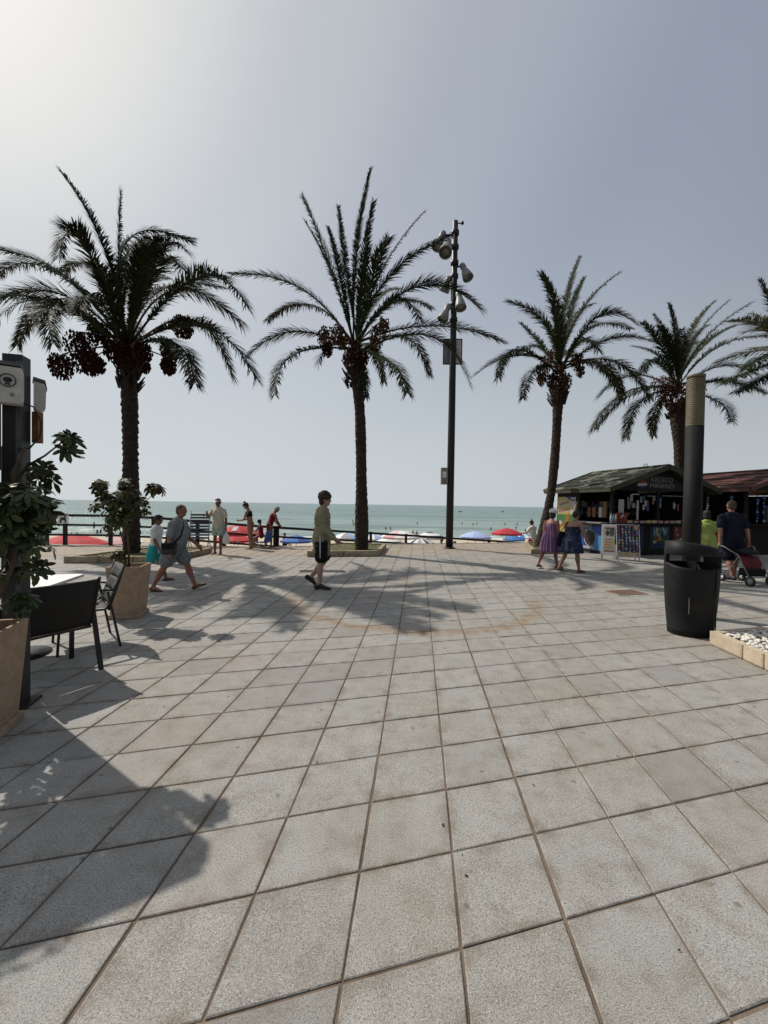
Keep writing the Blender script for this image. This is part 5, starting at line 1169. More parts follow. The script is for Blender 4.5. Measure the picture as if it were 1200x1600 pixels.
def person(label, loc, rz, H, sk, pose, wear, hair=('short', (.02, .013, .01)), w=1.0, belly=0.0, vox=.010, bust=0.0, group=None):
    """pose angles in degrees, forward positive; l/r dictionaries: leg (swing, knee, foot), arm (swing, out, elbow)"""
    S = H / 1.75; root = empty('person', loc, rz, label, 'person', group)
    lean = R(pose.get('lean', 3)); hp = R(pose.get('head', 0)); hy = R(pose.get('yaw', 0)); crouch = pose.get('sit')
    D = lambda a: Vector((0, math.sin(a), -math.cos(a)))
    legs = {}; low = 1e9
    for s, nm in ((-1, 'L'), (1, 'R')):
        sw, kn, ft = pose['leg' + nm]; a = R(sw); h = Vector((s * .088 * w ** .5, 0, 0)); out = Vector((s * pose.get('spread', .02), 0, 0))
        k = h + D(a) * .425 + out; an = k + D(a - R(kn)) * .405 + out * .5; fd = Vector((s * .15, math.cos(R(ft)), math.sin(R(ft)))).normalized(); up = Vector((0, -math.sin(R(ft)), math.cos(R(ft))))
        heel = an - fd * .055 - up * .065; toe = an + fd * .165 - up * .068; legs[nm] = (h, k, an, heel, toe, fd, up); low = min(low, heel.z - .022, toe.z - .02, an.z - .085)
    hip = Vector((0, 0, -low)); sp = lambda z: hip + Vector((0, math.sin(lean) * z, math.cos(lean) * z))
    def spx(x, z, y=0): return sp(z) + Vector((x, y, 0))
    for nm in legs: h, k, an, he, to, fd, up = legs[nm]; legs[nm] = (h + hip, k + hip, an + hip, he + hip, to + hip, fd, up)
    bl = belly
    prof = [(-.10, .100, .085, -.005), (-.02, .165 * w, .118 * w, -.012), (.07, .160 * w, .112 * w + bl * .5, bl * .45), (.17, .142 * w, .100 * w + bl, bl * .8), (.28, .152 * w, .108 * w + bl * .7, bl * .5 + bust * .25), (.38, .170 * w, .114 * w + bust, bust * .5), (.46, .168 * w, .098 * w, .0), (.505, .125 * w, .075, -.005), (.535, .065, .060, 0)]
    torso = [(spx(0, z, y), (a, b_)) for z, a, b_, y in prof]
    neck0, neck1 = sp(.52), sp(.60) + Vector((0, .015, 0))
    nd = Vector((math.sin(hy) * math.sin(hp + lean * .4), math.sin(lean * .4 + hp), math.cos(lean * .4 + hp))); hc = neck1 + nd * .115 + Vector((0, .018 * math.cos(hp), 0))
    hrot = Matrix.Rotation(-hy, 3, 'Z') @ Matrix.Rotation(-hp - lean * .3, 3, 'X')
    arms = {}
    for s, nm in ((-1, 'L'), (1, 'R')):
        sw, ab, el = pose['arm' + nm][:3]; a = R(sw); t = R(ab); sh = spx(s * .185 * w, .455)
        d = Vector((s * math.sin(t), math.sin(a) * math.cos(t), -math.cos(a) * math.cos(t))); e = sh + d * .285
        inn = R(pose['arm' + nm][3]) if len(pose['arm' + nm]) > 3 else 0
        a2 = a + R(el); t2 = t * .5; d2 = Vector((s * math.sin(t2 - inn), math.sin(a2) * math.cos(t2 - inn), -math.cos(a2) * math.cos(t2 - inn))); wr = e + d2 * .245; arms[nm] = (sh, e, wr, d, d2)
    V = lambda p: p * S
    mb = MB()
    mb.loft([V(p) for p, _ in torso], [(a * S, b_ * S) for _, (a, b_) in torso], 20, side=(1, 0, 0), round_ends=True)
    mb.loft([V(sp(.49)), V(neck1), V(neck1 + nd * .06)], [(.062 * S, .062 * S), (.055 * S, .057 * S), (.05 * S, .055 * S)], 12, side=(1, 0, 0))
    for nm in 'LR':
        h, k, an, he, to, fd, up = legs[nm]; ww = w ** .7
        c1 = h.lerp(k, .5); c2 = k.lerp(an, .32) + Vector((0, -.012, 0))
        mb.loft([V(h + Vector((0, 0, .05))), V(h.lerp(k, .12)), V(c1), V(k), V(k.lerp(an, .12)), V(c2), V(k.lerp(an, .7)), V(an), V(an - up * .035)],
                [(.082 * ww * S, .092 * ww * S), (.088 * ww * S, .098 * ww * S), (.072 * ww * S, .078 * ww * S), (.052 * ww * S, .057 * ww * S), (.051 * ww * S, .056 * ww * S), (.054 * ww * S, .062 * ww * S), (.040 * S, .044 * S), (.034 * S, .038 * S), (.034 * S, .040 * S)], 14, side=(1, 0, 0), round_ends=True)
        mb.loft([V(he + up * .012), V(he.lerp(to, .3) + up * .03), V(he.lerp(to, .55) + up * .022), V(he.lerp(to, .85) + up * .008), V(to + fd * .03)], [(.030 * S, .030 * S), (.034 * S, .045 * S), (.042 * S, .030 * S), (.045 * S, .020 * S), (.030 * S, .012 * S)], 12, side=(1, 0, 0), round_ends=True)
        sh, e, wr, d, d2 = arms[nm]
        mb.loft([V(sh + Vector((0, 0, .01))), V(sh.lerp(e, .25)), V(sh.lerp(e, .6)), V(e), V(e.lerp(wr, .25)), V(wr)], [(.056 * w ** .6 * S,) * 2, (.054 * w ** .7 * S,) * 2, (.046 * w ** .7 * S,) * 2, (.039 * S,) * 2, (.041 * S,) * 2, (.026 * S,) * 2], 12, round_ends=True)
        # hand: palm, four fingers, thumb
        s = -1 if nm == 'L' else 1; ax = d2.normalized(); fwdv = Vector((0, 1, 0)) - ax * ax.y; fwdv = fwdv.normalized() if fwdv.length > .2 else Vector((0, 0, 1)); pn = ax.cross(fwdv).normalized()
        pal = wr + ax * .045; mb.loft([V(wr - ax * .01), V(wr + ax * .03), V(wr + ax * .085)], [(.026 * S, .020 * S), (.040 * S, .016 * S), (.041 * S, .014 * S)], 10, side=fwdv, round_ends=True)
        if pn.x * s > 0: pn = -pn                                # palm normal points to the body
        cu = R(pose.get('curl', 22))
        for q, ln in enumerate((.068, .078, .074, .058)):
            b0 = wr + ax * .085 + fwdv * (.031 - .0205 * q); f1_ = (ax * math.cos(cu) + pn * math.sin(cu)); f2_ = (ax * math.cos(cu * 2.4) + pn * math.sin(cu * 2.4))
            mb.loft([V(b0 - ax * .02), V(b0 + f1_ * ln * .5), V(b0 + f1_ * ln * .5 + f2_ * ln * .5)], [.0095 * S, .0088 * S, .0075 * S], 7, round_ends=True)
        tb = wr + ax * .03 + fwdv * .034; td = (ax * .75 + fwdv * .6 + pn * .25).normalized(); mb.loft([V(tb - td * .02), V(tb + td * .03), V(tb + td * .03 + (td * .8 + ax * .4).normalized() * .03)], [.0125 * S, .0105 * S, .009 * S], 7, round_ends=True)
    st = len(mb.v)
    mb.ell((0, 0, .012), (.074, .094, .108), n=16, m=12); mb.ell((0, .035, -.055), (.052, .058, .062), n=12, m=8); mb.ell((0, .092, -.010), (.014, .020, .026), n=8, m=6); mb.ell((0, .078, -.052), (.026, .014, .012), n=8, m=6)
    mb.ell((0, .082, .022), (.05, .012, .010), n=8, m=6)
    for s in (-1, 1): mb.ell((s * .076, -.005, -.005), (.012, .022, .034), n=8, m=6)
    mb.xform(Matrix.Translation(V(hc)) @ hrot.to_4x4() @ Matrix.Scale(S, 4), st)
    body = solid('body', mb, sk, root, vox, 3)
    for s in (-1, 1):
        e = MB(); e.ell((s * .032, .0885, .008), (.012, .006, .006), n=8, m=6); e.xform(Matrix.Translation(V(hc)) @ hrot.to_4x4() @ Matrix.Scale(S, 4)); e.build('eye', eye_m, root)
    H4 = Matrix.Translation(V(hc)) @ hrot.to_4x4() @ Matrix.Scale(S, 4)
    rh = random.Random(int(H * 1000))
    if hair:
        hm = mat('hair_%d' % len(bpy.data.materials), hair[1], .7, .4, 30, .6, 120, bdist=.006); mb = MB(); kd = hair[0]
        if kd in ('short', 'bun', 'pony', 'bob', 'crop'):
            q = .006 if kd == 'crop' else .016; mb.ell((0, -.020, .032), (.074 + q, .088 + q, .086 + q), n=16, m=10); mb.ell((0, -.05, -.02), (.066 + q * .6, .052 + q, .075), n=12, m=8)
            if kd in ('short', 'bun', 'bob'): mb.ell((0, .055, .088), (.055, .045, .026), n=10, m=6)
        if kd == 'bun': mb.ell((0, -.045, .145), (.040, .042, .042), n=10, m=8)
        if kd == 'bob':
            mb.ell((0, -.055, -.07), (.085, .055, .085), n=12, m=8)
            for s in (-1, 1): mb.ell((s * .072, -.015, -.055), (.026, .045, .08), n=8, m=6)
        if kd == 'pony': mb.loft([(0, -.10, .04), (0, -.15, .02), (0, -.16, -.10), (0, -.14, -.18)], [.02, .035, .03, .012], 8, round_ends=True)
        if kd == 'fringe': mb.ell((0, -.045, .0), (.082, .066, .055), n=14, m=8); mb.ell((0, -.02, .04), (.078, .082, .078), n=14, m=8)
        if kd == 'curly':
            mb.ell((0, -.028, .034), (.094, .112, .108), n=18, m=12); mb.ell((0, -.055, -.035), (.084, .066, .085), n=14, m=8)
            for k in range(95):
                t = rh.uniform(0, 6.28); z = rh.uniform(-.15, 1); r_ = math.sqrt(max(0, 1 - z * z)); p = Vector((math.cos(t) * r_ * .100, math.sin(t) * r_ * .114 - .022, .040 + z * .112))
                if p.y > .062 and p.z < .02: continue
                q_ = rh.uniform(.016, .027); mb.ell(p, (q_, q_, q_), n=7, m=5)
        mb.xform(H4); solid('hair', mb, hm, root, .008 if vox < .012 else .012, 1)
    def shell(name, m, parts, wr=.0, v=None, sm=3): 
        mb = MB()
        for pts, rad in parts: mb.loft([V(p) for p in pts], [(a * S, b_ * S) for a, b_ in rad], 18, side=(1, 0, 0), round_ends=True)
        return solid(name, mb, m, root, v or vox, sm, wr, rh.uniform(0, 50))
    def tors(z0, z1, g, flare=0):
        out = []
        zs = [z0 + (z1 - z0) * i / 8 for i in range(9)]
        for z in zs:
            for (za, aa, ba, ya), (zb, ab, bb, yb) in zip(prof, prof[1:]):
                if za <= z <= zb + 1e-6: t = (z - za) / (zb - za); out.append((spx(0, z, ya + (yb - ya) * t), (aa + (ab - aa) * t + g + flare * max(0, (.2 - z)), ba + (bb - ba) * t + g + flare * max(0, (.2 - z))))); break
            else: out.append((spx(0, z), (prof[0][1] + g + .05, prof[0][2] + g + .03)))
        return [p for p, _ in out], [r_ for _, r_ in out]
    for it in wear:
        k = it[0]; m = it[1]
        if k == 'shirt':
            hem, slv, g = it[2], it[3], it[4] if len(it) > 4 else .016; parts = [tors(hem, .50, g, .10)]
            for nm in 'LR':
                sh, e, wr, d, d2 = arms[nm]
                if slv > 0:
                    pts = [sh + Vector((-.02 if nm == 'R' else .02, 0, .015)), sh + Vector((0, 0, .004))]; rad = [(.068 * w ** .6,) * 2, (.074 * w ** .7,) * 2]
                    if slv <= 1: pts += [sh.lerp(e, slv * .5), sh.lerp(e, slv)]; rad += [(.071 * w ** .7,) * 2, (.071 * w ** .7,) * 2]
                    else: pts += [sh.lerp(e, .5), e, e.lerp(wr, (slv - 1) * .5), e.lerp(wr, slv - 1)]; rad += [(.060,) * 2, (.055,) * 2, (.050,) * 2, (.040,) * 2]
                    parts.append((pts, rad))
            shell('shirt', m, parts, it[5] if len(it) > 5 else .006)
            if len(it) > 6 and it[6] == 'collar':
                mb = MB(); mb.lathe([(.066 * S, 0), (.072 * S, .03 * S), (.062 * S, .045 * S), (.058 * S, .03 * S)], 16, V(sp(.515)), cap=False); mb.build('collar', m, root)
        if k == 'shorts':
            top, frac, g = it[2], it[3], it[4] if len(it) > 4 else .018; parts = [tors(-.09, top, g)]
            for nm in 'LR':
                h, kk, an, *_ = legs[nm]; ww = w ** .7; q = frac
                parts.append(([h + Vector((0, 0, .03)), h.lerp(kk, .2), h.lerp(kk, q * .7), h.lerp(kk, q)], [((.085) * ww + g, (.098) * ww + g), (.092 * ww + g, .104 * ww + g), (.084 * ww + g * 1.2, .094 * ww + g * 1.2), (.080 * ww + g * 1.3, .09 * ww + g * 1.3)]))
            shell('shorts', m, parts, .005)
            if len(it) > 5:
                for nm, s in (('L', -1), ('R', 1)):
                    h, kk, *_ = legs[nm]; mb = MB(); X = Vector((s * (.088 * w ** .7 + g * 1.3 + .010), 0, 0)); mb.loft([V(h + X * 1.03 + Vector((0, 0, .06))), V(h.lerp(kk, frac * .5) + X), V(h.lerp(kk, frac) + X * .93)], [(.006 * S, .012 * S)] * 3, 8, side=(1, 0, 0)); mb.build('side_stripe', it[5], root)
        if k == 'dress':
            hem, fl, g = it[2], it[3], it[4]; mb = MB(); n = 48; vs = []; levels = 16; z1 = it[5]; fs = []
            pr = []
            for i in range(levels + 1):
                z = z1 + (hem - z1) * i / levels
                if z > -.05:
                    pts, rad = tors(z, z, g); c, r_ = pts[0], rad[0]
                    if z < .22: q = (.22 - z) * fl; r_ = (r_[0] + q, r_[1] + q)
                    lastc, lastr, lz = c, r_, z
                else: q = (lz - z) * fl; c = lastc + Vector((0, (lz - z) * (.06), z - lz)); r_ = (lastr[0] + q, lastr[1] + q)
                pr.append((c, r_, max(0, (.30 - z))))
            for ins in (0, 1):
                for c, r_, dn in pr:
                    for k2 in range(n):
                        t = 2 * math.pi * k2 / n; f = 1 + (.055 * math.sin(9 * t + 1) + .03 * math.sin(17 * t + 4)) * min(1, dn * 1.7); gg = -.006 * ins
                        vs.append(V(c) + Vector((math.cos(t) * (r_[0] * f + gg), math.sin(t) * (r_[1] * f + gg), 0)) * S)
            Lr = levels + 1
            for i in range(levels):
                for k2 in range(n):
                    k3 = (k2 + 1) % n; a, b_, c_, d_ = i * n + k2, i * n + k3, (i + 1) * n + k3, (i + 1) * n + k2; fs.append((d_, c_, b_, a)); o_ = Lr * n; fs.append((a + o_, b_ + o_, c_ + o_, d_ + o_))
            for k2 in range(n): k3 = (k2 + 1) % n; o_ = Lr * n; fs.append((levels * n + k3, levels * n + k2, levels * n + k2 + o_, levels * n + k3 + o_))
            mb.add(vs, fs, 0, True); mb.build('dress', m, root)
            mb = MB()
            for s in (-1, 1):
                mb.loft([V(spx(s * .085 * w, z1 - .02, .105 * w + bust * .8)), V(spx(s * .10 * w, .485, .05)), V(spx(s * .10 * w, .50, -.02)), V(spx(s * .07 * w, .44, -.085)), V(spx(s * .05 * w, z1 - .02, -.112 * w))], [(.014 * S, .006 * S)] * 5, 6, side=(1, 0, 0))
            mb.build('strap', m, root)
        if k == 'sleeve':
            parts = []
            for nm in 'LR':
                sh, e, wr, d, d2 = arms[nm]; parts.append(([sh + Vector((0, 0, .015)), sh.lerp(e, .3), sh.lerp(e, .62)], [(.066, .066), (.078, .078), (.072, .072)]))
            parts.append(tors(.30, .50, .014)); shell('bodice', m, parts, .006)
        if k == 'top': shell('swim_top', m, [tors(.335, .405, .008)], 0, sm=1)
        if k == 'brief':
            parts = [tors(-.09, it[2], .010)]; shell('swim_bottom', m, parts, 0, sm=2)
        if k == 'suit': shell('swimsuit', m, [tors(-.09, .42, .009)], 0, sm=2)
        if k in ('shoes', 'sandals'):
            for nm in 'LR':
                h, kk, an, he, to, fd, up = legs[nm]; mb = MB()
                if k == 'shoes':
                    mb.loft([V(he + up * .02 - fd * .005), V(he.lerp(to, .3) + up * .042), V(he.lerp(to, .6) + up * .026), V(he.lerp(to, .9) + up * .012), V(to + fd * .045 + up * .004)], [(.040 * S, .046 * S), (.044 * S, .056 * S), (.052 * S, .038 * S), (.052 * S, .030 * S), (.036 * S, .018 * S)], 12, side=(1, 0, 0), round_ends=True)
                    solid('shoe', mb, m, root, .010, 2)
                else:
                    c = [V(he - up * .022 - fd * .02), V(he.lerp(to, .5) - up * .022), V(to - up * .020 + fd * .05)]; mb.loft(c, [(.036 * S, .010 * S), (.048 * S, .010 * S), (.042 * S, .009 * S)], 12, side=(1, 0, 0), round_ends=True)
                    p = he.lerp(to, .66) + up * .012; mb.loft([V(p + Vector((x, 0, 0)) + up * (.030 - abs(x) * .75)) for x in (-.052, -.03, 0, .03, .052)], [(.022 * S, .005 * S)] * 5, 6, side=fd); mb.build('sandal', m, root)
        if k == 'cap':
            mb = MB(); mb.ell((0, -.014, .062), (.104, .122, .092), n=16, m=10); mb.loft([(0, .07, .052), (0, .12, .045), (0, .165, .030)], [(.078, .008), (.070, .007), (.045, .005)], 10, side=(1, 0, 0), round_ends=True); mb.xform(H4); solid('cap', mb, m, root, .008, 1)
        if k == 'visor':
            mb = MB(); mb.lathe([(.098, .03), (.100, .035), (.098, .075), (.094, .075)], 18, (0, -.004, 0), cap=False); mb.loft([(0, .07, .045), (0, .125, .040), (0, .165, .022)], [(.085, .007), (.075, .006), (.05, .005)], 10, side=(1, 0, 0), round_ends=True); mb.xform(H4); mb.build('visor', m, root)
        if k == 'sunhat':
            mb = MB(); mb.lathe([(.0, .15), (.06, .145), (.092, .10), (.10, .045), (.15, .025), (.155, .020), (.10, .038), (.0, .05)], 18, (0, -.01, 0)); mb.xform(H4); mb.build('hat', m, root)
    M4 = Matrix.Translation(loc) @ Matrix.Rotation(rz, 4, 'Z')
    return root, {'wristL': M4 @ V(arms['L'][2]), 'wristR': M4 @ V(arms['R'][2]), 'handL': M4 @ V(arms['L'][2] + arms['L'][4] * .09), 'handR': M4 @ V(arms['R'][2] + arms['R'][4] * .09), 'hip': M4 @ V(hip), 'chest': M4 @ V(sp(.36)), 'head': M4 @ V(hc), 'S': S, 'sp': lambda x, z, y: M4 @ V(spx(x, z, y))}
EAST = R(-90)     # facing +X (right in the picture)
c_olive = cloth('olive_beige_shirt', (.225, .20, .13), (.26, .232, .155), 10); c_black = cloth('black_cloth', (.012, .012, .014)); c_white = cloth('white_cloth', (.62, .61, .58), (.70, .69, .66)); c_grey = cloth('grey_tshirt', (.17, .185, .185), (.23, .245, .24))
c_teal = cloth('teal_shorts', (.03, .27, .28), (.04, .34, .34)); c_plaid = cloth('grey_check_shorts', (.12, .13, .14), (.26, .27, .28), 40); c_cream = cloth('cream_shirt', (.50, .44, .34), (.60, .54, .43)); c_mint = cloth('mint_shorts', (.32, .42, .36)); c_navy = cloth('navy_cloth', (.007, .008, .014), (.012, .014, .026))
c_lime = cloth('lime_dress', (.24, .30, .07), (.34, .40, .12), 10); c_red = cloth('red_swim', (.28, .02, .03)); c_dred = cloth('dark_red_swim', (.16, .012, .025)); c_shoe = mat('black_shoe', (.012, .012, .013), .6, .2, 20); c_sand = mat('dark_sandal', (.03, .022, .018), .7, .2, 20); c_pale = mat('pale_sandal', (.50, .45, .40), .7, .2, 20)
def stripes(name, cols, scale):
    m, nt, P = nodes(name); tc = nn(nt, 'ShaderNodeTexCoord'); sx = nn(nt, 'ShaderNodeSeparateXYZ'); nt.links.new(tc.outputs['Object'], sx.inputs[0])
    ang = mathn(nt, 'ARCTAN2', sx.outputs[1], sx.outputs[0]); fr2 = mathn(nt, 'FRACT', mathn(nt, 'ADD', mathn(nt, 'MULTIPLY', ang, scale), mathn(nt, 'MULTIPLY', noise(nt, tc.outputs['Object'], 6), .25)))
    rp = nn(nt, 'ShaderNodeValToRGB'); rp.color_ramp.interpolation = 'CONSTANT'; nt.links.new(fr2, rp.inputs[0]); els = rp.color_ramp.elements
    for k, c in enumerate(cols):
        e = els[k] if k < 2 else els.new(k / len(cols)); e.position = k / len(cols); e.color = (*c, 1)
    nt.links.new(rp.outputs[0], P.inputs['Base Color']); P.inputs['Roughness'].default_value = .9; return m
c_strp = stripes('purple_striped_dress', [(.10, .02, .09), (.32, .26, .36), (.16, .02, .08), (.05, .03, .12), (.30, .10, .20)], 2.4)
c_flor = mat('navy_floral_dress', (.008, .012, .032), .9, .3, 14, .4, 60, c2=(.045, .085, .17), lo=.5, hi=.64)

# man in the beige shirt
g = gnd(502, 919); pm, j = person('young man with curly dark hair walking right in a loose beige shirt and black shorts', g, EAST, 1.775, sk_d,
    dict(lean=1, head=6, legR=(1, 5, 0), legL=(6, 46, -38), armR=(14, 4, 34), armL=(10, 6, 30), curl=30),
    [('shirt', c_olive, -.25, 1.92, .040, .018, 'collar'), ('shorts', c_black, .05, .80, .024, wht), ('shoes', c_shoe)], ('curly', (.034, .018, .012)), w=.98, vox=.009)
h = j['handR']; ph = MB(); ph.box((0, 0, 0), (.075, .15, .009)); o = ph.build('phone', black_m, None, h + Vector((.015, 0, .012)), bevel=.003); o.rotation_euler = (R(-18), 0, EAST); tag(o, 'dark phone held low by the man in the beige shirt', 'phone')
# grey t-shirt man and boy
g = gnd(272, 922); pm, j = person('stout man striding right in a grey t-shirt and check shorts', g, EAST, 1.58, sk_c,
    dict(lean=9, head=2, legR=(-19, 10, -6), legL=(28, 8, 20), armR=(-8, 5, 10), armL=(18, 6, 28), spread=.03), [('shirt', c_grey, -.08, .72, .024, .010), ('shorts', c_plaid, .08, .70, .028), ('sandals', c_sand)], ('crop', (.06, .045, .038)), w=1.16, belly=.055, vox=.009)
sb = MB(); p0 = j['sp'](.23, -.02, .02) ; root = empty('shoulder_bag', p0, EAST, 'black shoulder bag worn at the hip by the man in grey', 'bag')
sb.box((0, 0, 0), (.09, .24, .20)); sb.build('bag_body', black_m, root, bevel=.02)
sb = MB(); sb.box((.048, 0, .05), (.012, .23, .10)); sb.build('flap', c_black, root, bevel=.004)
a_ = [j['sp'](.235, .07, .08), j['sp'](.175, .22, .175), j['sp'](.09, .38, .155), j['sp'](.0, .49, .09), j['sp'](-.09, .515, .0), j['sp'](-.06, .42, -.12), j['sp'](.10, .22, -.14), j['sp'](.225, .07, -.06)]
mi = Matrix.Rotation(-EAST, 4, 'Z'); sb = MB(); sb.tube([mi @ (q - p0) for q in a_], .013, 6); sb.build('strap', c_black, root)
g = gnd(243, 908); person('boy in a white t-shirt and teal shorts walking beside the man in grey', g, EAST, 1.32, sk_b,
    dict(lean=3, head=5, legR=(-14, 16, -10), legL=(16, 4, 6), armR=(12, 4, 20), armL=(-10, 5, 12)), [('shirt', c_white, -.06, .66, .024, .008), ('shorts', c_teal, .05, .74, .03), ('sandals', c_sand)], ('short', (.015, .011, .010)), w=.95, vox=.009)
# woman with visor
g = gnd(341, 866); pm, j = person('woman in a white visor and cream shirt carrying a white plastic bag', g, R(172), 1.68, sk_b,
    dict(lean=1, head=4, legR=(2, 3, 0), legL=(7, 6, 0), armR=(42, 12, 88, 25), armL=(2, 14, 8), spread=.015), [('shirt', c_cream, -.04, .62, .026, .010), ('shorts', c_mint, .08, .55, .026), ('sandals', c_pale), ('visor', wht)], ('short', (.05, .035, .025)), w=1.03, bust=.02)
hl = j['handL']; bg_ = MB(); prof = [(.012, 0), (.03, -.08), (.085, -.16), (.105, -.28), (.10, -.36), (.05, -.40)]
bg_.lathe(prof, 14); 
for i_, v_ in enumerate(bg_.v): bg_.v[i_] = (v_[0] * 1.05, v_[1] * .6, v_[2] + .012 * math.sin(v_[0] * 90))
o = bg_.build('shopping_bag', c_white, None, hl + Vector((0, 0, -.01))); tag(o, 'white plastic bag hanging from the hand of the woman in the visor', 'bag')
# woman in bikini
g = gnd(391, 858); person('woman in a dark bikini with hair in a bun, looking down at her hands', g, R(82), 1.60, sk_a,
    dict(lean=9, head=34, legR=(5, 12, 0), legL=(-2, 4, 0), armR=(22, 2, 62, 20), armL=(20, 2, 60, 20)), [('top', c_black), ('brief', sk_b, .02)], ('bun', (.018, .012, .010)), w=.92, bust=.015)
# seated child and older woman
g = gnd(408, 856); p_c = Vector((g.x, g.y, 0))
person('child in a dark cap and red swimwear sitting on a low chair', p_c + Vector((0, 0, .02)), R(70), 1.12, sk_a, dict(lean=6, head=14, legR=(72, 78, 0), legL=(66, 72, 0), armR=(40, 8, 42), armL=(30, 8, 50)), [('suit', c_red), ('cap', c_black)], ('short', (.03, .02, .015)), w=.98, vox=.010)
root = empty('beach_chair', p_c + Vector((.06, -.02, 0)), R(70), 'low folding beach chair under the sitting child', 'chair')
mb = MB(); mb.box((0, .0, .20), (.36, .36, .02)); mb.build('seat', fb, root)
mb = MB(); rot = Matrix.Rotation(R(14), 3, 'X'); mb.box((0, -.22, .40), (.36, .02, .36), rot); mb.build('backrest', fb, root)
for s in (-1, 1):
    mb = MB(); mb.tube([(s * .19, .20, 0), (s * .19, -.20, .26), (s * .19, -.28, .60)], .011, 6); mb.tube([(s * .19, -.24, 0), (s * .19, .18, .21)], .011, 6); mb.build('side_frame', grey_m, root)
g = gnd(421, 855); person('grey haired woman in dark red swimwear bending over the child', Vector((g.x, g.y, 0)), R(-58), 1.50, sk_b, dict(lean=20, head=30, legR=(6, 8, 0), legL=(-6, 6, 0), armR=(22, 4, 12), armL=(26, 4, 14)), [('suit', c_dred)], ('short', (.34, .33, .31)), w=1.04, bust=.02)
# two women walking towards the kiosk
g = gnd(858, 888); person('woman in a white cap and purple striped sundress walking towards the kiosk', g, R(-62), 1.54, sk_c,
    dict(lean=7, head=4, legR=(16, 8, 4), legL=(-16, 14, -8), armR=(6, 8, 24), armL=(-6, 8, 14)), [('dress', c_strp, -.40, .22, .022, .43), ('cap', c_white), ('sandals', c_sand)], ('bob', (.025, .018, .015)), w=1.08, bust=.02, belly=.02)
g = gnd(892, 894); pm, j = person('woman with short black hair in a navy floral sundress carrying a dark bag', g, R(-64), 1.52, sk_a,
    dict(lean=10, head=10, legR=(14, 6, 4), legL=(-15, 16, -8), armR=(10, 14, 24), armL=(0, 12, 12)), [('dress', c_flor, -.34, .20, .026, .39), ('sandals', c_sand)], ('short', (.012, .010, .010)), w=1.20, bust=.03, belly=.03)
p0 = j['sp'](-.30, .02, -.03); root = empty('tote_bag', p0, R(-64), 'dark grey tote bag hanging at the left side of the woman in the navy dress', 'bag')
sb = MB(); sb.loft([(0, 0, .13), (0, 0, .04), (0, 0, -.10), (0, 0, -.16)], [(.05, .13), (.07, .17), (.075, .18), (.05, .14)], 14, side=(1, 0, 0), round_ends=True); sb.build('bag_body', c_navy, root)
sb = MB(); q = Matrix.Rotation(R(64), 4, 'Z'); sh = q @ (j['sp'](-.17, .49, .0) - p0); sb.tube([(0, .12, .12), sh + Vector((0, .05, .01)), sh + Vector((0, -.05, .01)), (0, -.12, .12)], .011, 6); sb.build('strap', c_black, root)
# woman in lime, man with pushchair
g = at(1104, 865, 10.6); person('woman in a lime green dress walking away beside the man with the pushchair', Vector((g.x, g.y, 0)), R(-8), 1.57, sk_b, dict(lean=2, head=2, legR=(12, 4, 2), legL=(-12, 12, -6), armR=(4, 10, 12), armL=(-4, 8, 12)), [('dress', c_lime, -.42, .20, .024, .44), ('sleeve', c_lime), ('sandals', c_sand)], ('bob', (.012, .009, .008)), w=1.06)
Ym_ = 9.35; g = at(1143, 865, Ym_); pmM = Vector((g.x, g.y, 0))
pm, j = person('broad man in a dark t-shirt and shorts seen from behind with a red pushchair', pmM, R(-6), 1.80, sk_c, dict(lean=2, head=0, legR=(9, 4, 2), legL=(-9, 14, -6), armR=(-14, 11, 10), armL=(-14, 11, 10), curl=38), [('shirt', c_navy, -.10, .62, .024, .008), ('shorts', c_navy, .06, .88, .03), ('shoes', c_shoe)], ('crop', (.045, .035, .028)), w=1.16, belly=.02)
# pushchair between the man and the viewer
root = empty('pushchair', (pmM.x - .02, pmM.y - .42, 0), R(8), 'red and black pushchair trailing behind the man in a dark t-shirt', 'pushchair'); o = root.location
hr, hl_ = Vector(j['handR']), Vector(j['handL']); iv = Matrix.Rotation(-R(8), 3, 'Z'); lr, ll = iv @ (hr - Vector(o)), iv @ (hl_ - Vector(o))
mb = MB()
for s, hp_ in ((1, lr), (-1, ll)): mb.tube([hp_ + Vector((0, .04, .01)), hp_ + Vector((0, -.10, -.01)), Vector((s * .24, -.02, .62)), Vector((s * .24, -.28, .16))], .013, 7); mb.tube([(s * .24, -.02, .58), (s * .24, .20, .20), (s * .24, .30, .10)], .013, 7)
mb.bar((-.24, -.10, .45), (.24, -.10, .45), .02, .02); mb.bar((-.24, -.26, .18), (.24, -.26, .18), .02, .02); mb.build('frame', grey_m, root)
mb = MB(); mb.loft([(0, .10, .60), (0, -.02, .56), (0, -.12, .46), (0, -.14, .34)], [(.21, .03), (.23, .07), (.22, .08), (.19, .05)], 16, side=(1, 0, 0), round_ends=True); mb.build('seat', red_m, root)
mb = MB(); mb.loft([(0, -.14, .68), (0, .02, .72), (0, .16, .68)], [(.20, .02), (.235, .04), (.21, .02)], 16, side=(1, 0, 0), round_ends=True); mb.build('sun_hood', c_black, root)
mb = MB(); mb.box((0, -.12, .27), (.40, .26, .16)); mb.build('basket', c_black, root, bevel=.03)
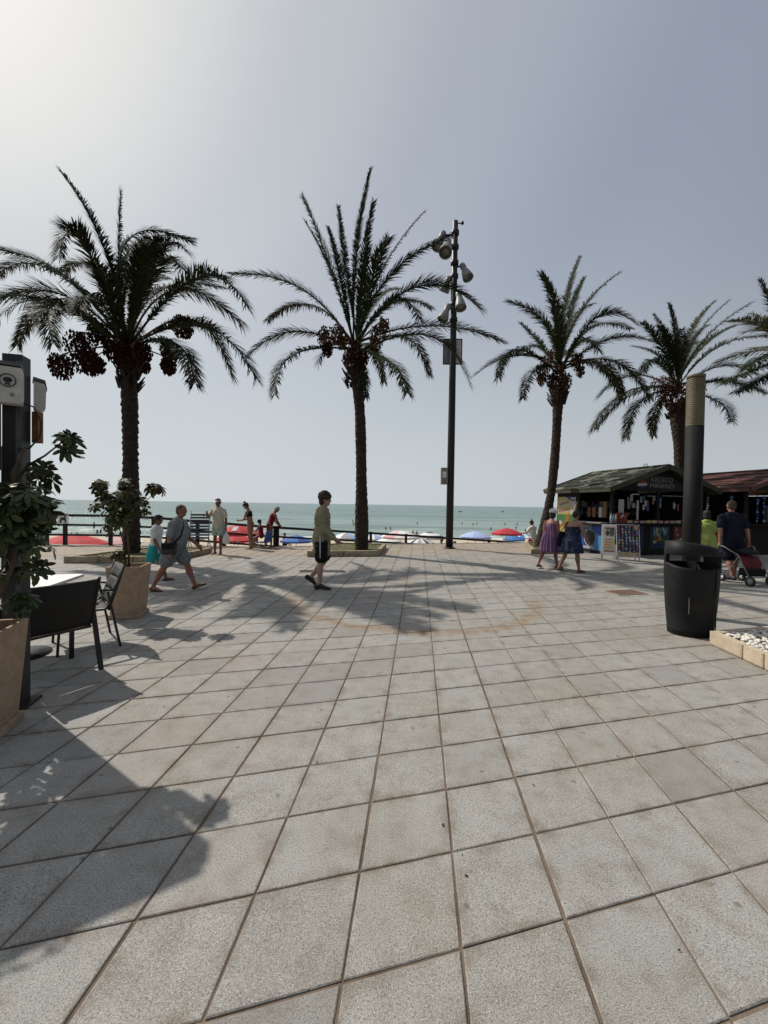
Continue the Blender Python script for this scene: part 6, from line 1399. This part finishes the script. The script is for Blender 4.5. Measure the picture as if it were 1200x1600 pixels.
for s in (-1, 1):
    for y, r_ in ((-.30, .105), (.32, .09)):
        wv = empty('wheel_pair', (0, 0, 0)) if False else None
        rot = Matrix.Rotation(R(90), 3, 'Y')
        mb = MB(); mb.lathe([(r_ - .03, -.022), (r_, -.016), (r_, .016), (r_ - .03, .022), (r_ - .03, -.022)], 20, (s * .25, y, r_), axis=rot, cap=False); wl = mb.build('wheel', black_m, root)
        mb = MB(); mb.lathe([(.0, -.012), (r_ - .028, -.012), (r_ - .028, .012), (0, .012)], 12, (s * .25, y, r_), axis=rot); mb.build('hub', grey_m, wl)
# child standing on the far side: legs seen through the slot of the bin
# people on the beach
g = at(711, 850, 23.0); person('beachgoer in black standing on the sand just right of the mast', Vector((g.x, g.y, -2.24)), R(150), 1.86, sk_b, dict(lean=2, head=4, legR=(4, 4, 0), legL=(-4, 4, 0), armR=(8, 8, 20), armL=(4, 8, 16)), [('shirt', c_black, -.04, .6, .02), ('shorts', c_black, .06, .6)], ('short', (.012, .01, .01)), w=1.1, vox=.016)
g = at(833, 848, 19.6); person('woman in a white top with her hair up, beside the curved palm', Vector((g.x, g.y, -.72)), R(30), 1.70, sk_b, dict(lean=6, head=14, legR=(30, 20, 0), legL=(24, 20, 0), armR=(40, 8, 50), armL=(36, 8, 46)), [('shirt', c_white, -.04, .6, .02), ('shorts', c_red, .06, .6)], ('bun', (.02, .012, .01)), w=1.05, vox=.014)
for k, (x, y, Y_, c_) in enumerate(((189, 832, 26, c_black), (445, 833, 30, c_navy), (556, 848, 24, c_grey), (690, 842, 26, c_black), (757, 848, 21, c_black), (779, 846, 22, sk_b), (731, 848, 26, c_navy), (576, 847, 26, c_red))):
    p = at(x, y, Y_); lb = ['beachgoer head and shoulders above the grey parasol by the left palm', 'beachgoer behind the royal blue parasol', 'beachgoer on a green chair left of the middle palm trunk', 'beachgoer in black beside the striped parasol', 'sunbather with dark hair at the sand edge under the lavender parasol', 'beachgoer sitting between the lavender and the red parasol', 'beachgoer sitting in the shade of the lavender parasol', 'beachgoer in red right behind the middle palm trunk'][k]
    root = empty('person', (p.x, p.y, p.z - .86), R(rt.uniform(0, 360)), lb, 'person'); mb = MB()
    mb.loft([(0, 0, .0), (0, 0, .10), (0, 0, .34), (0, 0, .54), (0, 0, .60), (0, 0, .66)], [(.17, .14), (.19, .15), (.17, .12), (.18, .10), (.06, .06), (.055, .055)], 14, side=(1, 0, 0), round_ends=True); mb.ell((0, .01, .76), (.078, .095, .115))
    for s in (-1, 1): mb.loft([(s * .19, 0, .52), (s * .22, .06, .28), (s * .18, .24, .16)], [.048, .04, .03], 8, round_ends=True); mb.loft([(s * .10, 0, .04), (s * .12, .38, .18), (s * .12, .50, -.12)], [.085, .06, .045], 8, round_ends=True)
    solid('body', mb, sk_b, root, .02, 2); mb = MB(); mb.loft([(0, 0, .06), (0, 0, .34), (0, 0, .56)], [(.20, .16), (.185, .135), (.15, .10)], 14, side=(1, 0, 0), round_ends=True); mb.build('shirt', c_ if c_ is not sk_b else c_dred, root); mb = MB(); mb.ell((0, -.015, .79), (.086, .10, .10)); mb.build('hair', black_m, root)
# swimmers
sw_h = mat('swimmer_dark', (.03, .02, .016), .6, .2, 9)
mb = MB(); mb.ell((0, 0, .20), (.085, .10, .12), n=10, m=7); mb.loft([(0, 0, -.28), (0, 0, -.05), (0, 0, .06), (0, 0, .12)], [(.20, .13), (.20, .12), (.12, .08), (.055, .055)], 10, side=(1, 0, 0)); smesh = mb.mesh('swimmer', sk_b)
mb = MB(); mb.ell((0, -.02, .23), (.095, .105, .11), n=10, m=7); hmesh = mb.mesh('hair', sw_h)
for k, (x, y) in enumerate(((113, 806), (120, 837), (126, 838), (147, 818), (152, 831), (157, 831), (215, 811), (147, 824), (313, 793), (318, 806), (551, 813), (552, 817), (575, 819), (603, 826), (610, 826), (645, 832), (651, 833), (652, 817), (722, 817), (739, 818.5), (745, 818), (789, 818), (808, 818.5), (806, 825), (821, 829), (824, 831), (453, 800), (300, 823), (92, 820), (767, 826))):
    q = gnd(x, y + 1.5, -2.6)
    root = empty('swimmer', (q.x, q.y, -2.6), R(rt.uniform(0, 360)), 'distant bather in the sea, only the dark head and shoulders above the water', 'swimmer', 'bathers far out in the sea')
    root.scale = (1.25, 1.25, 1.25); link('body', smesh, root); link('hair', hmesh, root)
# two small craft far out
for x, y, lb, m_ in ((719, 800, 'small dark boat far out at sea right of the mast, the left of the two', dgr), (785, 800, 'small white hulled boat far out at sea, the right of the two', lit)):
    q = gnd(x, y, -2.6); root = empty('boat', (q.x, q.y, -2.6), R(90), lb, 'boat', 'boats far out at sea'); L = 4.5; root.scale = (.32, .32, .32)
    mb = MB(); mb.loft([(0, -L, .5), (0, -L * .5, .45), (0, L * .4, .5), (0, L, .8)], [(L * .28, .7), (L * .34, .8), (L * .28, .8), (L * .03, .4)], 12, side=(1, 0, 0)); mb.build('hull', m_, root)
    mb = MB(); mb.box((0, -L * .1, 1.7), (L * .32, L * .5, 1.1), taper=(.7, .7)); mb.build('cabin', dgr, root); mb = MB(); mb.box((0, -L * .5, 1.6), (.25, .4, 1.3)); mb.build('figure', sw_h, root)
bpy.data.scenes.remove(TMPS)
bpy.data.batch_remove(TRASH)
